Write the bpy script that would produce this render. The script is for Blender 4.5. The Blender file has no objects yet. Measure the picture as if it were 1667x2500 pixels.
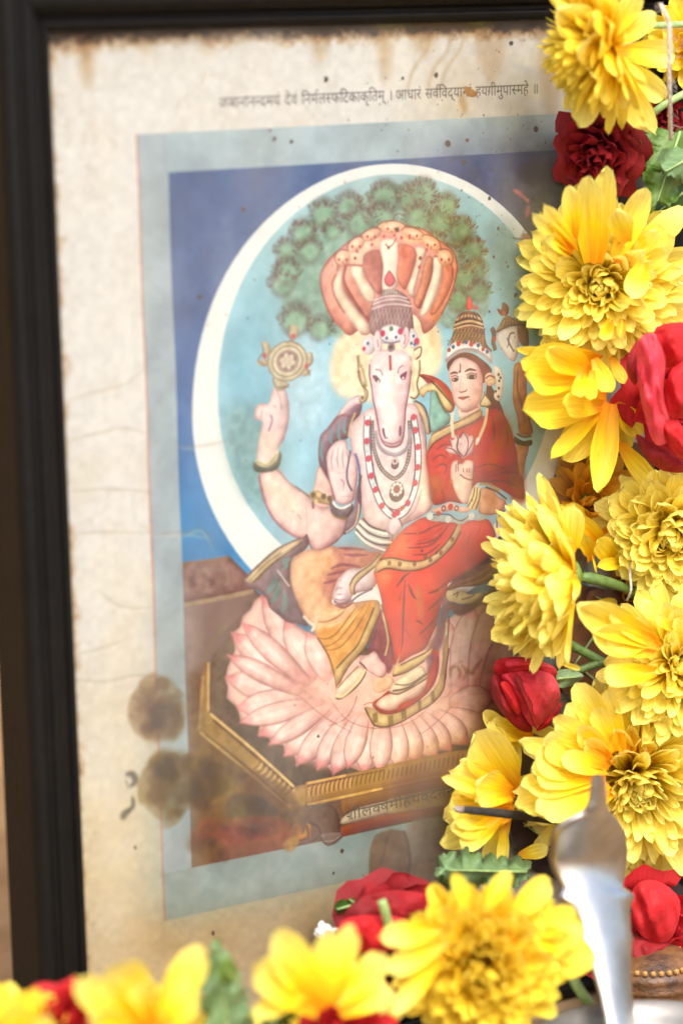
import bpy, bmesh, math, random
import numpy as np
from mathutils import Vector, Matrix
random.seed(7)
NR = np.random.RandomState(11)
SC = bpy.context.scene
COL = SC.collection
# ---------------------------------------------------------------- camera
# world axes: X along the framed print, Z up, -Y towards the viewer; origin = top left corner of the printed border
PX = np.array([0.83223932, -0.11431327, 0.54250363])      # print axes seen from the camera (x right, y down, z away)
PD = np.array([0.0245514, 0.98515165, 0.16992192])
PN = np.cross(PX, PD)                                      # into the print
FPX, CX, CY = 7000.0, 833.5, 1250.0
ORG = 0.90941045 * np.array([(334 - CX) / FPX, (327 - CY) / FPX, 1.0])
W2C = np.array([PX, PN, -PD])                              # rows: world x, y, z axes in camera coordinates
CAMPOS = -(W2C @ ORG)
def ray_point(px, py, h=0.0):
    """place on the plane h metres in front of the print that the photograph shows at (px, py)"""
    r = W2C @ np.array([(px - CX) / FPX, (py - CY) / FPX, 1.0])
    t = (-h - CAMPOS[1]) / r[1]
    return Vector(CAMPOS + t * r)
cam_d = bpy.data.cameras.new('camera'); cam = bpy.data.objects.new('camera', cam_d); COL.objects.link(cam)
cx_, cy_, cz_ = (Vector(W2C @ np.array(v)) for v in ([1, 0, 0], [0, -1, 0], [0, 0, -1]))
M = Matrix((cx_, cy_, cz_)).transposed().to_4x4(); M.translation = Vector(CAMPOS)
cam.matrix_world = M
cam_d.sensor_fit = 'HORIZONTAL'; cam_d.sensor_width = 24.0
cam_d.lens = 24.0 * FPX / 1667.0
cam_d.clip_start = 0.02; cam_d.clip_end = 200
cam_d.dof.use_dof = True
fp = ray_point(1275, 1350, 0.012)
cam_d.dof.focus_distance = (fp - Vector(CAMPOS)).dot(-cz_)
cam_d.dof.aperture_fstop = 5.0
SC.camera = cam
# ---------------------------------------------------------------- light: bright overcast day
w = bpy.data.worlds.new("World"); SC.world = w; w.use_nodes = True
nt = w.node_tree; bg = nt.nodes['Background']
sky = nt.nodes.new('ShaderNodeTexSky'); sky.sky_type = 'NISHITA'; sky.sun_disc = False
SUN_EL, SUN_AZ = math.radians(48), math.radians(-14)       # azimuth of the sun from -Y, turning towards -X
sky.sun_elevation = SUN_EL
sd = Vector((math.sin(SUN_AZ) * math.cos(SUN_EL), -math.cos(SUN_AZ) * math.cos(SUN_EL), math.sin(SUN_EL)))
sky.sun_rotation = math.atan2(sd.x, sd.y)
sky.air_density = 1.0; sky.dust_density = 4.0; sky.ozone_density = 1.0
nt.links.new(sky.outputs[0], bg.inputs[0]); bg.inputs[1].default_value = 0.15
sl = bpy.data.lights.new('sun', 'SUN'); sl.energy = 1.2; sl.angle = math.radians(22); sl.color = (1.0, 0.99, 0.975)
so = bpy.data.objects.new('sun', sl); COL.objects.link(so)
so.rotation_euler = sd.to_track_quat('Z', 'Y').to_euler()
SC.view_settings.view_transform = 'Standard'; SC.view_settings.look = 'None'
SC.view_settings.exposure = 1.3; SC.view_settings.gamma = 1.0
SC.cycles.max_bounces = 8; SC.cycles.transparent_max_bounces = 12
SC.cycles.use_denoising = True
# ---------------------------------------------------------------- helpers
def tag(o, label=None, cat=None, group=None, kind=None):
    for k, v in (('label', label), ('category', cat), ('group', group), ('kind', kind)):
        if v: o[k] = v
    return o
def empty(name, loc=(0, 0, 0)):
    o = bpy.data.objects.new(name, None); COL.objects.link(o); o.location = loc; o.empty_display_size = 0.01
    return o
def mesh_obj(name, vs, fs, mat, parent=None, smooth=True):
    me = bpy.data.meshes.new(name); me.from_pydata([tuple(v) for v in vs], [], [tuple(f) for f in fs]); me.update()
    if smooth: me.polygons.foreach_set('use_smooth', [True] * len(me.polygons))
    if mat: me.materials.append(mat)
    o = bpy.data.objects.new(name, me); COL.objects.link(o)
    if parent: o.parent = parent
    return o
def put(o, parent):
    """parent o, keeping its world coordinates (parents only carry a translation)"""
    o.parent = parent; o.location = Vector(o.location) - Vector(parent.location); return o
def tube(path, rad, n=10, cap=True):
    path = [Vector(p) for p in path]; vs = []; fs = []
    t0 = (path[1] - path[0]).normalized()
    u = t0.cross(Vector((0.3, 0.2, 1))).normalized()
    for i, p in enumerate(path):
        t = (path[min(i + 1, len(path) - 1)] - path[max(i - 1, 0)]).normalized()
        u = (u - t * u.dot(t)).normalized(); v = t.cross(u)
        r = rad[i] if hasattr(rad, '__len__') else rad
        for k in range(n):
            a = 2 * math.pi * k / n
            vs.append(p + (u * math.cos(a) + v * math.sin(a)) * r)
    for i in range(len(path) - 1):
        for k in range(n):
            a, b = i * n + k, i * n + (k + 1) % n
            fs.append((a, b, b + n, a + n))
    if cap:
        fs.append(tuple(range(n - 1, -1, -1))); fs.append(tuple(range((len(path) - 1) * n, len(path) * n)))
    return vs, fs
def srgb(c):
    return tuple(((x / 255) / 12.92 if x / 255 <= 0.04045 else ((x / 255 + 0.055) / 1.055) ** 2.4) for x in c)
def smoothpath(pts, k=6):
    P = [Vector(p) for p in pts]; out = []
    for i in range(len(P) - 1):
        a, b, c, d = P[max(i - 1, 0)], P[i], P[i + 1], P[min(i + 2, len(P) - 1)]
        for s in range(k):
            t = s / k
            out.append(0.5 * ((2 * b) + (c - a) * t + (2 * a - 5 * b + 4 * c - d) * t * t + (3 * b - a - 3 * c + d) * t ** 3))
    out.append(P[-1]); return out
def new_mat(name, col, rough=0.5, noise=0.0, scale=300, col2=None, bump=0.0, bscale=800, spec=0.5, metal=0.0, sheen=0.0, trans=0.0):
    m = bpy.data.materials.new(name); m.use_nodes = True
    t = m.node_tree; b = t.nodes['Principled BSDF']
    b.inputs['Roughness'].default_value = rough; b.inputs['Metallic'].default_value = metal
    b.inputs['Specular IOR Level'].default_value = spec
    c1 = (*srgb(col), 1); c2 = (*srgb(col2 or col), 1)
    tc = t.nodes.new('ShaderNodeTexCoord')
    n = t.nodes.new('ShaderNodeTexNoise'); n.inputs['Scale'].default_value = scale; n.inputs['Detail'].default_value = 5
    t.links.new(tc.outputs['Object'], n.inputs['Vector'])
    r = t.nodes.new('ShaderNodeValToRGB'); r.color_ramp.elements[0].position = 0.35; r.color_ramp.elements[1].position = 0.68
    r.color_ramp.elements[0].color = c1; r.color_ramp.elements[1].color = c2
    t.links.new(n.outputs['Fac'], r.inputs['Fac']); t.links.new(r.outputs['Color'], b.inputs['Base Color'])
    if bump:
        n2 = t.nodes.new('ShaderNodeTexNoise'); n2.inputs['Scale'].default_value = bscale; n2.inputs['Detail'].default_value = 4
        t.links.new(tc.outputs['Object'], n2.inputs['Vector'])
        bp = t.nodes.new('ShaderNodeBump'); bp.inputs['Strength'].default_value = bump; bp.inputs['Distance'].default_value = 0.001
        t.links.new(n2.outputs['Fac'], bp.inputs['Height']); t.links.new(bp.outputs['Normal'], b.inputs['Normal'])
    return m
# ---------------------------------------------------------------- the printed sheet (painted into a texture in the sheet's own millimetres)
TS, TX0, TZ0, TWM, THM = 6.0, -48.0, -48.0, 292.0, 366.0
TW, TH = int(TWM * TS), int(THM * TS)
CV = np.zeros((TH, TW, 3), np.float32)
_MM = np.array([PX, PD])
def sheet(pts):
    """photograph pixels -> texture pixels on the sheet"""
    p = np.asarray(pts, float)
    r = np.c_[(p[:, 0] - CX) / FPX, (p[:, 1] - CY) / FPX, np.ones(len(p))]
    t = (PN @ ORG) / (r @ PN)
    q = r * t[:, None] - ORG
    return np.c_[((q @ PX) * 1000 - TX0) * TS, ((q @ PD) * 1000 - TZ0) * TS]
def mm(pts):
    p = np.asarray(pts, float); return np.c_[(p[:, 0] - TX0) * TS, (p[:, 1] - TZ0) * TS]
CROPS = {'a': (600, 400, 3.92), 'b': (900, 400, 3.92), 'c': (600, 700, 3.92), 'd': (900, 700, 3.92), 'e': (600, 1000, 3.92),
         'f': (900, 1000, 3.92), 'g': (600, 1300, 3.92), 'h': (900, 1300, 3.92), 'i': (300, 1300, 3.136), 'j': (400, 1600, 3.92),
         'k': (750, 1550, 3.136), 'l': (700, 1900, 3.92), 'S': (0, 0, 1.0)}
def parse(c, s):
    x0, y0, k = CROPS[c]
    v = [tuple(map(float, q.split(','))) for q in s.split()]
    return [(x0 + a / k, y0 + b / k) for a, b in v]
def crom(p, closed=True, k=5):
    p = np.asarray(p, float); n = len(p)
    if n < 3: return p
    out = []
    for i in range(n if closed else n - 1):
        g = (lambda j: p[j % n]) if closed else (lambda j: p[min(max(j, 0), n - 1)])
        a, b, c, d = g(i - 1), g(i), g(i + 1), g(i + 2)
        for s in range(k):
            t = s / k
            out.append(0.5 * (2 * b + (c - a) * t + (2 * a - 5 * b + 4 * c - d) * t * t + (3 * b - a - 3 * c + d) * t ** 3))
    if not closed: out.append(p[-1])
    return np.array(out)
def cover(polys, pad=2):
    """anti-aliased coverage of closed polygons (texture px); returns mask, x0, y0"""
    allp = np.concatenate(polys)
    x0, y0 = np.floor(allp.min(0)).astype(int) - pad; x1, y1 = np.ceil(allp.max(0)).astype(int) + pad
    x0, y0, x1, y1 = max(x0, 0), max(y0, 0), min(x1, TW), min(y1, TH)
    if x1 - x0 < 2 or y1 - y0 < 2: return None
    w, h = x1 - x0, y1 - y0
    acc = np.zeros((h, w + 2), np.float64)
    for p in polys:
        q = p - [x0, y0]; r = np.roll(q, -1, 0)
        for (ax, ay), (bx, by) in zip(q, r):
            if ay == by: continue
            sg = 1.0
            if ay > by: ax, ay, bx, by, sg = bx, by, ax, ay, -1.0
            if by <= 0 or ay >= h: continue
            ya, yb = max(ay, 0.0), min(by, float(h))
            rows = np.arange(int(ya), min(int(math.ceil(yb)), h))
            if not len(rows): continue
            t0 = np.maximum(rows, ya); t1 = np.minimum(rows + 1.0, yb); dy = np.maximum(t1 - t0, 0)
            xm = ax + (bx - ax) * ((t0 + t1) / 2 - ay) / (by - ay)
            xm = np.clip(xm, 0, w); xi = np.floor(xm).astype(int); fr = xm - xi
            acc[rows, xi] += sg * dy * (1 - fr); acc[rows, xi + 1] += sg * dy * fr
    return np.clip(np.abs(np.cumsum(acc, 1)[:, :w]), 0, 1).astype(np.float32), x0, y0
def boxblur(m, r):
    r = int(round(r))
    if r < 1: return m
    for _ in range(2):
        for ax in (0, 1):
            c = np.cumsum(np.pad(m, [(r + 1, r) if ax == 0 else (0, 0), (r + 1, r) if ax == 1 else (0, 0)]), ax)
            n = m.shape[ax]
            m = (np.take(c, np.arange(2 * r + 1, 2 * r + 1 + n), ax) - np.take(c, np.arange(0, n), ax)) / (2 * r + 1)
    return m
def blend(mask, x0, y0, col, al, mode):
    h, w = mask.shape; R = CV[y0:y0 + h, x0:x0 + w]
    m = (mask * al)[..., None]
    c = np.asarray(col, np.float32) / 255.0 if not callable(col) else col(x0, y0, w, h)
    if mode == 'n' and not callable(col) and h * w > 900:      # uneven ink
        c = c + ((NM[y0:y0 + h, x0:x0 + w] - .5) * .10 + (NF[y0:y0 + h, x0:x0 + w] - .5) * .13)[..., None]
    if mode == 'mul': R *= 1 - m + m * c
    else: R += (c - R) * m
def fill(tp, col, al=1.0, blur=0, mode='n'):
    r = cover([np.asarray(q) for q in tp], pad=2 + int(blur * 3))
    if r is None: return
    m, x0, y0 = r
    blend(boxblur(m, blur) if blur else m, x0, y0, col, al, mode)
def P(c, col, s, sm=1, al=1.0, blur=0, mode='n'):
    p = sheet(parse(c, s)); p = crom(p) if sm else p; fill([p], col, al, blur, mode)
    if not blur and mode == 'n' and al > .8:                # painterly modelling: the brush darkens each form towards its contour
        w = min(np.ptp(p[:, 0]), np.ptp(p[:, 1]))
        if w > 9:
            m, x0, y0 = cover([p], pad=12); r = min(max(w * .07, 2), 9)
            blend(np.clip(m * (1 - boxblur(m, r)) * 1.9, 0, 1), x0, y0, (150, 104, 110), .5 if w > 40 else .26, 'mul')
            if w > 18:                                         # rounded tones: lighter to the upper left, deeper to the lower right
                R = min(max(w * .16, 3), 26); m, x0, y0 = cover([p], pad=int(R) + 2); b = boxblur(m, R); gy, gx = np.gradient(b); s_ = (gx * .75 + gy * .65) * R * 1.25
                blend(np.clip(-s_, 0, 1) * m, x0, y0, (146, 100, 104), .62, 'mul'); blend(np.clip(s_, 0, 1) * m, x0, y0, (255, 246, 236), .34, 'n')
def ribbon(q, w, taper=False):
    d = np.gradient(q, axis=0); d /= np.maximum(np.hypot(d[:, 0], d[:, 1]), 1e-6)[:, None]
    n = np.c_[-d[:, 1], d[:, 0]]; ww = np.full(len(q), w / 2.0)
    if taper: ww = ww * (0.25 + 0.75 * np.sin(np.linspace(0.05, math.pi - 0.05, len(q))))
    return np.concatenate([q + n * ww[:, None], (q - n * ww[:, None])[::-1]])
def L(c, col, wd, s, al=1.0, taper=False, sm=1, blur=0):
    q = sheet(parse(c, s)); q = crom(q, False) if sm else q
    dk = max(col) < 215; fill([ribbon(q, wd * (1.08 if dk else .92), taper)], tuple(v * (.86 if dk else 1) for v in col), min(1, al), blur)
def dots(c, col, rad, s, al=1.0):
    for q in sheet(parse(c, s)): disc(q, rad, col, al)
def disc(q, rad, col, al=1.0, ry=None, blur=0, mode='n'):
    a = np.linspace(0, 2 * math.pi, 14, endpoint=False)
    fill([np.c_[q[0] + np.cos(a) * rad * .88, q[1] + np.sin(a) * (ry or rad) * .88]], col, al, blur, mode)
def beads(c, col, rad, n, s, al=1.0):
    q = crom(sheet(parse(c, s)), False, 8); d = np.r_[0, np.cumsum(np.hypot(*np.diff(q, axis=0).T))]
    for t in np.linspace(0, d[-1], n): disc((np.interp(t, d, q[:, 0]), np.interp(t, d, q[:, 1])), rad, col, al)
def vnoise(h, w, cell, seed):
    r = np.random.RandomState(seed); gh, gw = int(h / cell) + 3, int(w / cell) + 3
    g = r.rand(gh, gw).astype(np.float32)
    y = np.arange(h) / cell; x = np.arange(w) / cell; yi = y.astype(int); xi = x.astype(int)
    fy = (y - yi)[:, None]; fx = (x - xi)[None]; fy = fy * fy * (3 - 2 * fy); fx = fx * fx * (3 - 2 * fx)
    A = g[yi][:, xi]; B = g[yi][:, xi + 1]; C = g[yi + 1][:, xi]; D = g[yi + 1][:, xi + 1]
    return (A * (1 - fx) + B * fx) * (1 - fy) + (C * (1 - fx) + D * fx) * fy
def fbm(cell, seed, o=4):
    t = np.zeros((TH, TW), np.float32); a = 0.5
    for k in range(o): t += a * vnoise(TH, TW, max(cell / 2 ** k, 1.5), seed + k); a *= 0.5
    return t / (1 - 0.5 ** o)
NB, NM, NF = fbm(260, 1), fbm(70, 9), fbm(14, 20, 3)
def blot(col, s, al, blur=5, rough=1.25):
    r = cover([crom(sheet(parse('S', s)))], pad=6 + 3 * blur)
    if r is None: return
    m, x0, y0 = r; h, w = m.shape; m = boxblur(m, blur)
    v = m * .9 + ((NM[y0:y0 + h, x0:x0 + w] - .5) * rough + (NF[y0:y0 + h, x0:x0 + w] - .5) * .5) * np.minimum(1, m * 3)
    t = np.clip((v - .18) / .6, 0, 1); t = t * t * (3 - 2 * t)
    blend(t * (.72 + .5 * NM[y0:y0 + h, x0:x0 + w]), x0, y0, col, al, 'n')
def splotch(cx, cy, rx, ry, col, n, al, seed, mode='mul'):
    r = random.Random(seed)
    for k in range(n):
        a = r.uniform(0, 6.28); d = math.sqrt(r.random()); x, y = cx + rx * d * math.cos(a), cy + ry * d * math.sin(a); rr_ = r.uniform(.25, .6) * min(rx, ry) * (1.1 - .5 * d)
        p = sheet([(x + rr_ * r.uniform(.6, 1.25) * math.cos(t), y + rr_ * r.uniform(.6, 1.25) * math.sin(t)) for t in np.linspace(0, 2 * math.pi, 9, endpoint=False)])
        fill([crom(p)], col, al * r.uniform(.5, 1.1), r.choice([2, 3, 5, 8]), mode)
def lerp(a, b, t): return np.asarray(a) / 255.0 * (1 - t) + np.asarray(b) / 255.0 * t
def vgrad(stops, nz=0.0):
    """colour by height on the sheet (mm), with cloudy variation"""
    def f(x0, y0, w, h):
        z = (np.arange(y0, y0 + h) / TS + TZ0)
        zz = [s[0] for s in stops]
        g = np.stack([np.interp(z, zz, [s[1][k] / 255.0 for s in stops]) for k in range(3)], -1)[:, None, :]
        n = (NM[y0:y0 + h, x0:x0 + w] - 0.5)[..., None] * nz
        return (g + n).astype(np.float32)
    return f
def noisy(c, nz=0.12, src=None):
    def f(x0, y0, w, h):
        n = ((NM if src is None else src)[y0:y0 + h, x0:x0 + w] - 0.5)[..., None] * nz
        return (np.asarray(c, np.float32) / 255.0 + n).astype(np.float32)
    return f
def rect(x0, z0, x1, z1): return [mm([(x0, z0), (x1, z0), (x1, z1), (x0, z1)])]
def circ(cx, cz, r, n=90):
    a = np.linspace(0, 2 * math.pi, n, endpoint=False); return [mm(np.c_[cx + r * np.cos(a), cz + r * np.sin(a)])]
def paint_sheet():
    zz = (np.arange(TH) / TS + TZ0)[:, None]; xx = (np.arange(TW) / TS + TX0)[None]
    # paper, yellowing towards the foot and along the rims
    yel = np.clip((zz - 150) / 120, 0, 1) * np.clip(1.3 - (xx + 20) / 160, 0.35, 1) + 0.55 * np.clip(NB - 0.45, 0, 1)
    yel = np.clip(yel + (NM - 0.5) * 0.5, 0, 1)[..., None]
    CV[:] = lerp((222, 221, 219), (208, 187, 146), yel * 0.92)
    CV[:] += ((NF - 0.5) * 0.045)[..., None]
    edge = np.minimum(xx + 33.2 + (NM - 0.5) * 7, zz + 31.0 + (NM - 0.5) * 6) + (NF - .5) * 3
    e = np.clip(1 - edge / 4.5, 0, 1)[..., None]
    CV[:] = CV * (1 - e) + lerp((176, 122, 60), (60, 30, 14), np.clip(e * 1.7 - 0.7, 0, 1)) * e
    crack = np.abs(NB - 0.5 + (NM - 0.5) * .3); crack = np.clip(1 - crack / 0.004, 0, 1)[..., None] * 0.22
    CV[:] = CV * (1 - crack) + np.array([150, 112, 70]) / 255. * crack
    # drips of damp along the top edge
    for (x, l, wd, a) in [(-17, 17, 7, .55), (4, 6, 12, .4), (28, 8, 10, .3), (70, 12, 9, .4), (96, 20, 7, .45), (112, 10, 14, .4), (140, 22, 16, .35), (166, 40, 14, .4)]:
        fill([mm([(x - wd / 2, -33), (x + wd / 2, -33), (x + wd * .3, -31 + l * .6), (x, -31 + l), (x - wd * .35, -31 + l * .5)])], (190, 138, 70), a, 9, 'mul')
    for sx in (1130, 1100, 1050): L('S', (196, 150, 88), 7, '%d,70 %d,120 %d,165 %d,215' % (sx, sx - 8, sx - 40, sx - 55), .35, blur=3)
    # blue border and the picture field
    fill(rect(-.4, 0, 191, 260), (206, 120, 96), .55)
    fill(rect(0, 0, 191.4, 260), noisy((172, 188, 196), .16))
    fill(rect(0, 200, 191.4, 260), noisy((146, 164, 160), .2), .8, 60)
    fill(rect(11, 12.6, 180, 243.8), vgrad([(12, (86, 112, 156)), (60, (94, 120, 164)), (95, (88, 128, 178)), (125, (62, 142, 192)), (150, (74, 150, 196)), (244, (120, 90, 70))], .12))
    fill(rect(110, 12.6, 180, 70), (66, 68, 112), .6, 50); fill(rect(152, 16, 180, 62), (30, 22, 34), .85, 34)  # upper right darkened by painted-in reflection and flower shade
    # halo ring and the disc inside it
    fill(circ(95.3, 92.5, 78.6), noisy((228, 231, 230), .05))
    fill(circ(96.3, 87.0, 69.6), vgrad([(17, (176, 203, 208)), (40, (158, 196, 205)), (80, (150, 196, 214)), (110, (160, 202, 218)), (156, (150, 178, 190))], .17))
    P('S', (142, 172, 172), '560,1000 640,1010 700,1120 640,1250 560,1140', al=.7, blur=14)
    P('S', (196, 222, 234), '700,840 760,810 800,900 790,1040 730,1060 690,960', al=.75, blur=22)
    P('S', (110, 136, 128), '1190,560 1250,540 1280,700 1220,720', al=.5, blur=16)
    # tree crown behind the hood
    P('a', (150, 180, 168), '1560,230 1480,190 1380,170 1290,200 1170,260 1050,340 930,440 800,480 680,500 570,590 490,680 490,800 420,850 340,950 310,1080 340,1250 350,1400 430,1460 540,1530 640,1616 760,1630 850,1656 960,1650 1300,1500 1800,1500 1900,1560 2050,1590 2160,1560 2250,1510 2310,1430 2346,1320 2346,1180 2336,1050 2330,920 2290,810 2230,740 2140,690 2080,640 2030,550 1960,480 1870,480 1810,390 1730,360 1640,370 1590,250', blur=1)
    rr = random.Random(5)
    clumps = [(700, 610, 30), (740, 566, 32), (690, 690, 34), (700, 660, 34), (755, 610, 32), (720, 780, 42), (790, 520, 36), (850, 500, 34), (880, 540, 42),
              (940, 480, 42), (930, 530, 40), (1000, 480, 36), (1035, 470, 38), (1020, 530, 40), (1075, 540, 38), (1090, 500, 32), (1125, 560, 36), (1150, 610, 36), (1160, 660, 32),
              (1130, 680, 40), (1170, 710, 30), (1120, 730, 34), (1100, 620, 32), (780, 800, 32), (810, 560, 24), (1060, 590, 30)]
    for (x, y, r) in clumps:
        (q,) = sheet([(x, y)]); warm = min(max((x - 900) / 250, 0), 1)
        disc(q + [0, -1], r * 1.02, (104 + 10 * warm, 96, 88 - 26 * warm), .6, blur=5)
        disc(q + [1, 4], r * .78, (148 - 10 * warm, 182 - 20 * warm, 160 - 40 * warm), .95, ry=r * .62, blur=4)
    for (x, y, r) in sorted(clumps, key=lambda c: -c[1]):
        warm = min(max((x - 900) / 250, 0), 1)
        for k in range(64):
            a = rr.uniform(-math.pi * 1.15, .15 * math.pi); b = r * math.sqrt(rr.uniform(.25, 1.1)); l = rr.uniform(5, 11)
            col = (132 + 16 * warm, 88 + 8 * warm, 92 - 36 * warm) if rr.random() < .5 else ((172 - 24 * warm, 206 - 24 * warm, 186 - 56 * warm) if rr.random() < .7 else (112, 146 - 10 * warm, 128 - 30 * warm))
            an = math.atan2(math.sin(a) - .6, math.cos(a) * .8) + rr.uniform(-.4, .4)
            p0 = (x + b * math.cos(a), y + b * .8 * math.sin(a)); p1 = (p0[0] + l * math.cos(an), p0[1] + l * math.sin(an))
            L('S', col, 2.0, '%f,%f %f,%f' % (*p0, *p1), .7, sm=0)
    # glow round the head, hood of the many-headed serpent
    P('c', (243, 222, 196), '960,430 880,500 840,600 815,740 820,880 870,1010 980,1070 1200,1100 1500,1150 1750,900 1850,800 1880,650 1860,500 1830,380 1780,330 1400,200 1100,300', blur=7)
    P('c', (236, 206, 170), '900,520 850,640 840,780 860,930 900,900 905,700 940,560', al=.7, blur=8)
    P('d', (228, 190, 150), '560,400 660,420 690,560 640,720 600,640 580,500', al=.75, blur=9)
    P('a', (226, 168, 152), '1470,570 1330,590 1230,615 1130,670 1020,710 930,790 850,850 770,920 730,1000 705,1110 715,1210 740,1300 770,1400 830,1500 900,1570 980,1640 1060,1600 1180,1480 1300,1400 1560,1420 1660,1500 1700,1620 1780,1580 1860,1470 1920,1350 1970,1230 2005,1120 2022,1010 2016,930 1985,840 1916,770 1840,720 1780,670 1690,625 1610,620 1530,585')
    P('b', (222, 150, 106), '350,590 430,622 520,627 600,672 660,722 740,772 810,842 838,930 846,1010 826,1120 796,1230 746,1340 700,1440 640,1530 560,1440 640,1300 700,1100 690,950 600,820 480,740 380,690', al=.85, blur=3)
    P('a', (240, 205, 185), '1240,660 1150,720 1040,790 960,900 1090,960 1180,830 1290,760', blur=4)
    P('a', (243, 200, 160), '1600,660 1500,700 1560,760 1700,740 1780,780 1700,690', blur=3)
    P('a', (190, 128, 116), '880,940 960,960 940,1100 1010,1250 1120,1420 1190,1500 1160,1560 1000,1420 900,1250 860,1100')
    P('a', (240, 228, 206), '930,970 860,1040 820,1150 850,1280 930,1420 1050,1570 1120,1640 1200,1600 1130,1480 1010,1330 930,1200 915,1090')
    P('a', (240, 228, 206), '990,970 1100,970 1130,1080 1230,1230 1200,1330 1120,1280 1050,1150 1010,1060')
    P('a', (198, 138, 128), '1250,820 1140,850 1110,950 1140,1080 1230,1220 1290,1225 1305,1000 1280,850')
    P('a', (176, 112, 104), '1240,830 1150,860 1120,940 1180,960 1250,900', al=.7, blur=4)
    P('a', (243, 234, 218), '1280,740 1450,740 1450,1050 1420,1190 1300,1200 1305,950')
    P('b', (226, 150, 124), '280,770 400,780 450,850 430,980 370,1150 330,1200 260,1080 275,900')
    P('b', (212, 120, 98), '300,780 390,790 430,850 340,900 290,860', al=.6, blur=4)
    P('b', (242, 230, 208), '440,790 540,800 545,850 490,1000 440,1200 430,1280 365,1200 430,1000 455,880')
    P('b', (214, 148, 116), '540,900 610,900 600,1050 560,1200 500,1380 425,1320 480,1150')
    P('b', (243, 232, 210), '620,885 700,920 690,1100 650,1250 570,1420 485,1455 530,1300 600,1080')
    P('b', (222, 146, 108), '700,900 760,920 800,960 810,1100 740,1280 640,1430 590,1420 680,1200 700,1050')
    P('b', (200, 116, 80), '700,905 760,920 800,980 780,1080 740,1000', al=.6, blur=4)
    for s in ('1440,580 1230,620 1020,715 850,855 735,1000 708,1120 745,1310 840,1510', '930,960 1000,965 1110,970', '860,1050 820,1150 850,1280 940,1430', '1330,760 1360,790 1400,770 1440,700'):
        L('a', (186, 112, 108), 3, s, .8)
    for s in ('350,588 520,626 660,722 810,842 846,1010 796,1230 700,1440', '600,690 640,740', '610,900 600,1060 540,1240 470,1380', '620,880 720,900 790,960 800,1080'):
        L('b', (170, 96, 66), 3, s, .8)
    for (x, y, rx, ry, t) in ((955, 553, 34, 15, 0), (905, 572, 26, 14, -.4), (1008, 570, 28, 14, .35), (868, 596, 24, 15, -.7), (1052, 592, 27, 15, .6), (835, 628, 20, 18, -1.0), (1086, 628, 22, 19, 1.0)):
        aa = np.linspace(0, 2 * math.pi, 26); c_, s_ = math.cos(t), math.sin(t)
        q = [(x + rx * math.cos(v) * c_ - ry * math.sin(v) * s_, y + rx * math.cos(v) * s_ + ry * math.sin(v) * c_) for v in aa]
        o = ' '.join('%f,%f' % p for p in q); wm = min(max((x - 850) / 200, 0), 1)
        P('S', (238 - 4 * wm, 200 - 16 * wm, 178 - 40 * wm), o, al=.85); L('S', (176, 100 - 6 * wm, 96 - 30 * wm), 2.4, ' '.join('%f,%f' % p for p in q[12:26]), .8)
        P('S', (250, 222, 196), ' '.join('%f,%f' % (x + (p[0] - x) * .5 - 3, y + (p[1] - y) * .45 - 2) for p in q), al=.7, blur=2)
        dots('S', (186, 62, 60), 3.4, '%f,%f %f,%f' % (x - 9, y + 5, x + 9, y + 5)); L('S', (176, 100, 80), 2, '%f,%f %f,%f' % (x, y + 8, x, y + 15), .8)
    dots('a', (206, 92, 92), 4, '1320,690 1420,680 1200,770 1060,835'); dots('a', (150, 80, 70), 4, '1040,900 1360,800')
    dots('b', (206, 92, 84), 4.5, '310,705 390,705 550,820 480,985'); dots('b', (150, 90, 30), 5, '270,632 490,900')
    # ---- crowned horse-headed figure: shawl, arms, torso
    P('e', (152, 122, 138), '1110,-130 990,-90 880,50 790,170 720,250 698,400 708,530 770,650 800,670 775,540 790,400 870,310 980,270 1010,160 1100,30')
    P('e', (234, 208, 212), '1110,-130 990,-90 900,30 880,60 960,30 1060,-50 1120,-60')
    for s in ('830,160 815,280 830,330', '900,110 890,230 905,300', '960,70 940,180 960,230', '740,280 725,400 740,500'):
        L('e', (142, 184, 190), 7, s, .85, True)
    L('e', (176, 98, 108), 4, '1100,20 1000,60 900,60 800,180', .6)
    L('e', (216, 196, 150), 6, '1050,30 1010,130 985,260', .85)
    P('e', (237, 217, 216), '1010,150 1120,30 1220,-20 1560,-60 1640,-30 1680,100 1710,300 1716,450 1745,680 1776,850 1770,950 1650,1040 1500,1110 1430,1190 1300,1170 1180,1110 1120,1010 1100,800 1080,550 1030,430 1000,330')
    P('e', (244, 226, 205), '1640,150 1690,300 1720,700 1750,880 1680,980 1640,800 1660,400', al=.8, blur=6)
    P('e', (226, 196, 200), '1110,700 1130,900 1180,1080 1260,1120 1200,960 1150,800', al=.6, blur=8)
    L('f', (150, 108, 112), 3, '480,20 530,180 545,400 570,640 600,880', .7); L('f', (196, 150, 140), 3, '340,1060 440,960 500,760', .5)
    P('e', (236, 206, 197), '700,540 770,640 830,760 820,920 700,940 640,830 660,700')
    P('e', (236, 211, 205), '130,620 300,560 420,700 560,790 620,860 700,930 820,960 900,1040 970,1040 940,1180 860,1270 720,1345 640,1340 590,1230 480,1220 330,1120 220,980 160,820')
    P('e', (240, 218, 196), '180,700 300,640 430,800 540,900 500,1000 380,950 260,850', al=.6, blur=10)
    L('e', (190, 120, 140), 4, '130,630 165,820 225,985 330,1120 480,1220 570,1225', .7); L('e', (150, 110, 110), 3, '590,1230 640,1340 720,1345 860,1270 940,1180', .7)
    L('e', (186, 140, 130), 3, '300,570 420,700 560,790 620,850', .6); L('e', (226, 190, 184), 4, '570,900 585,1060 580,1220', .8)
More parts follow.
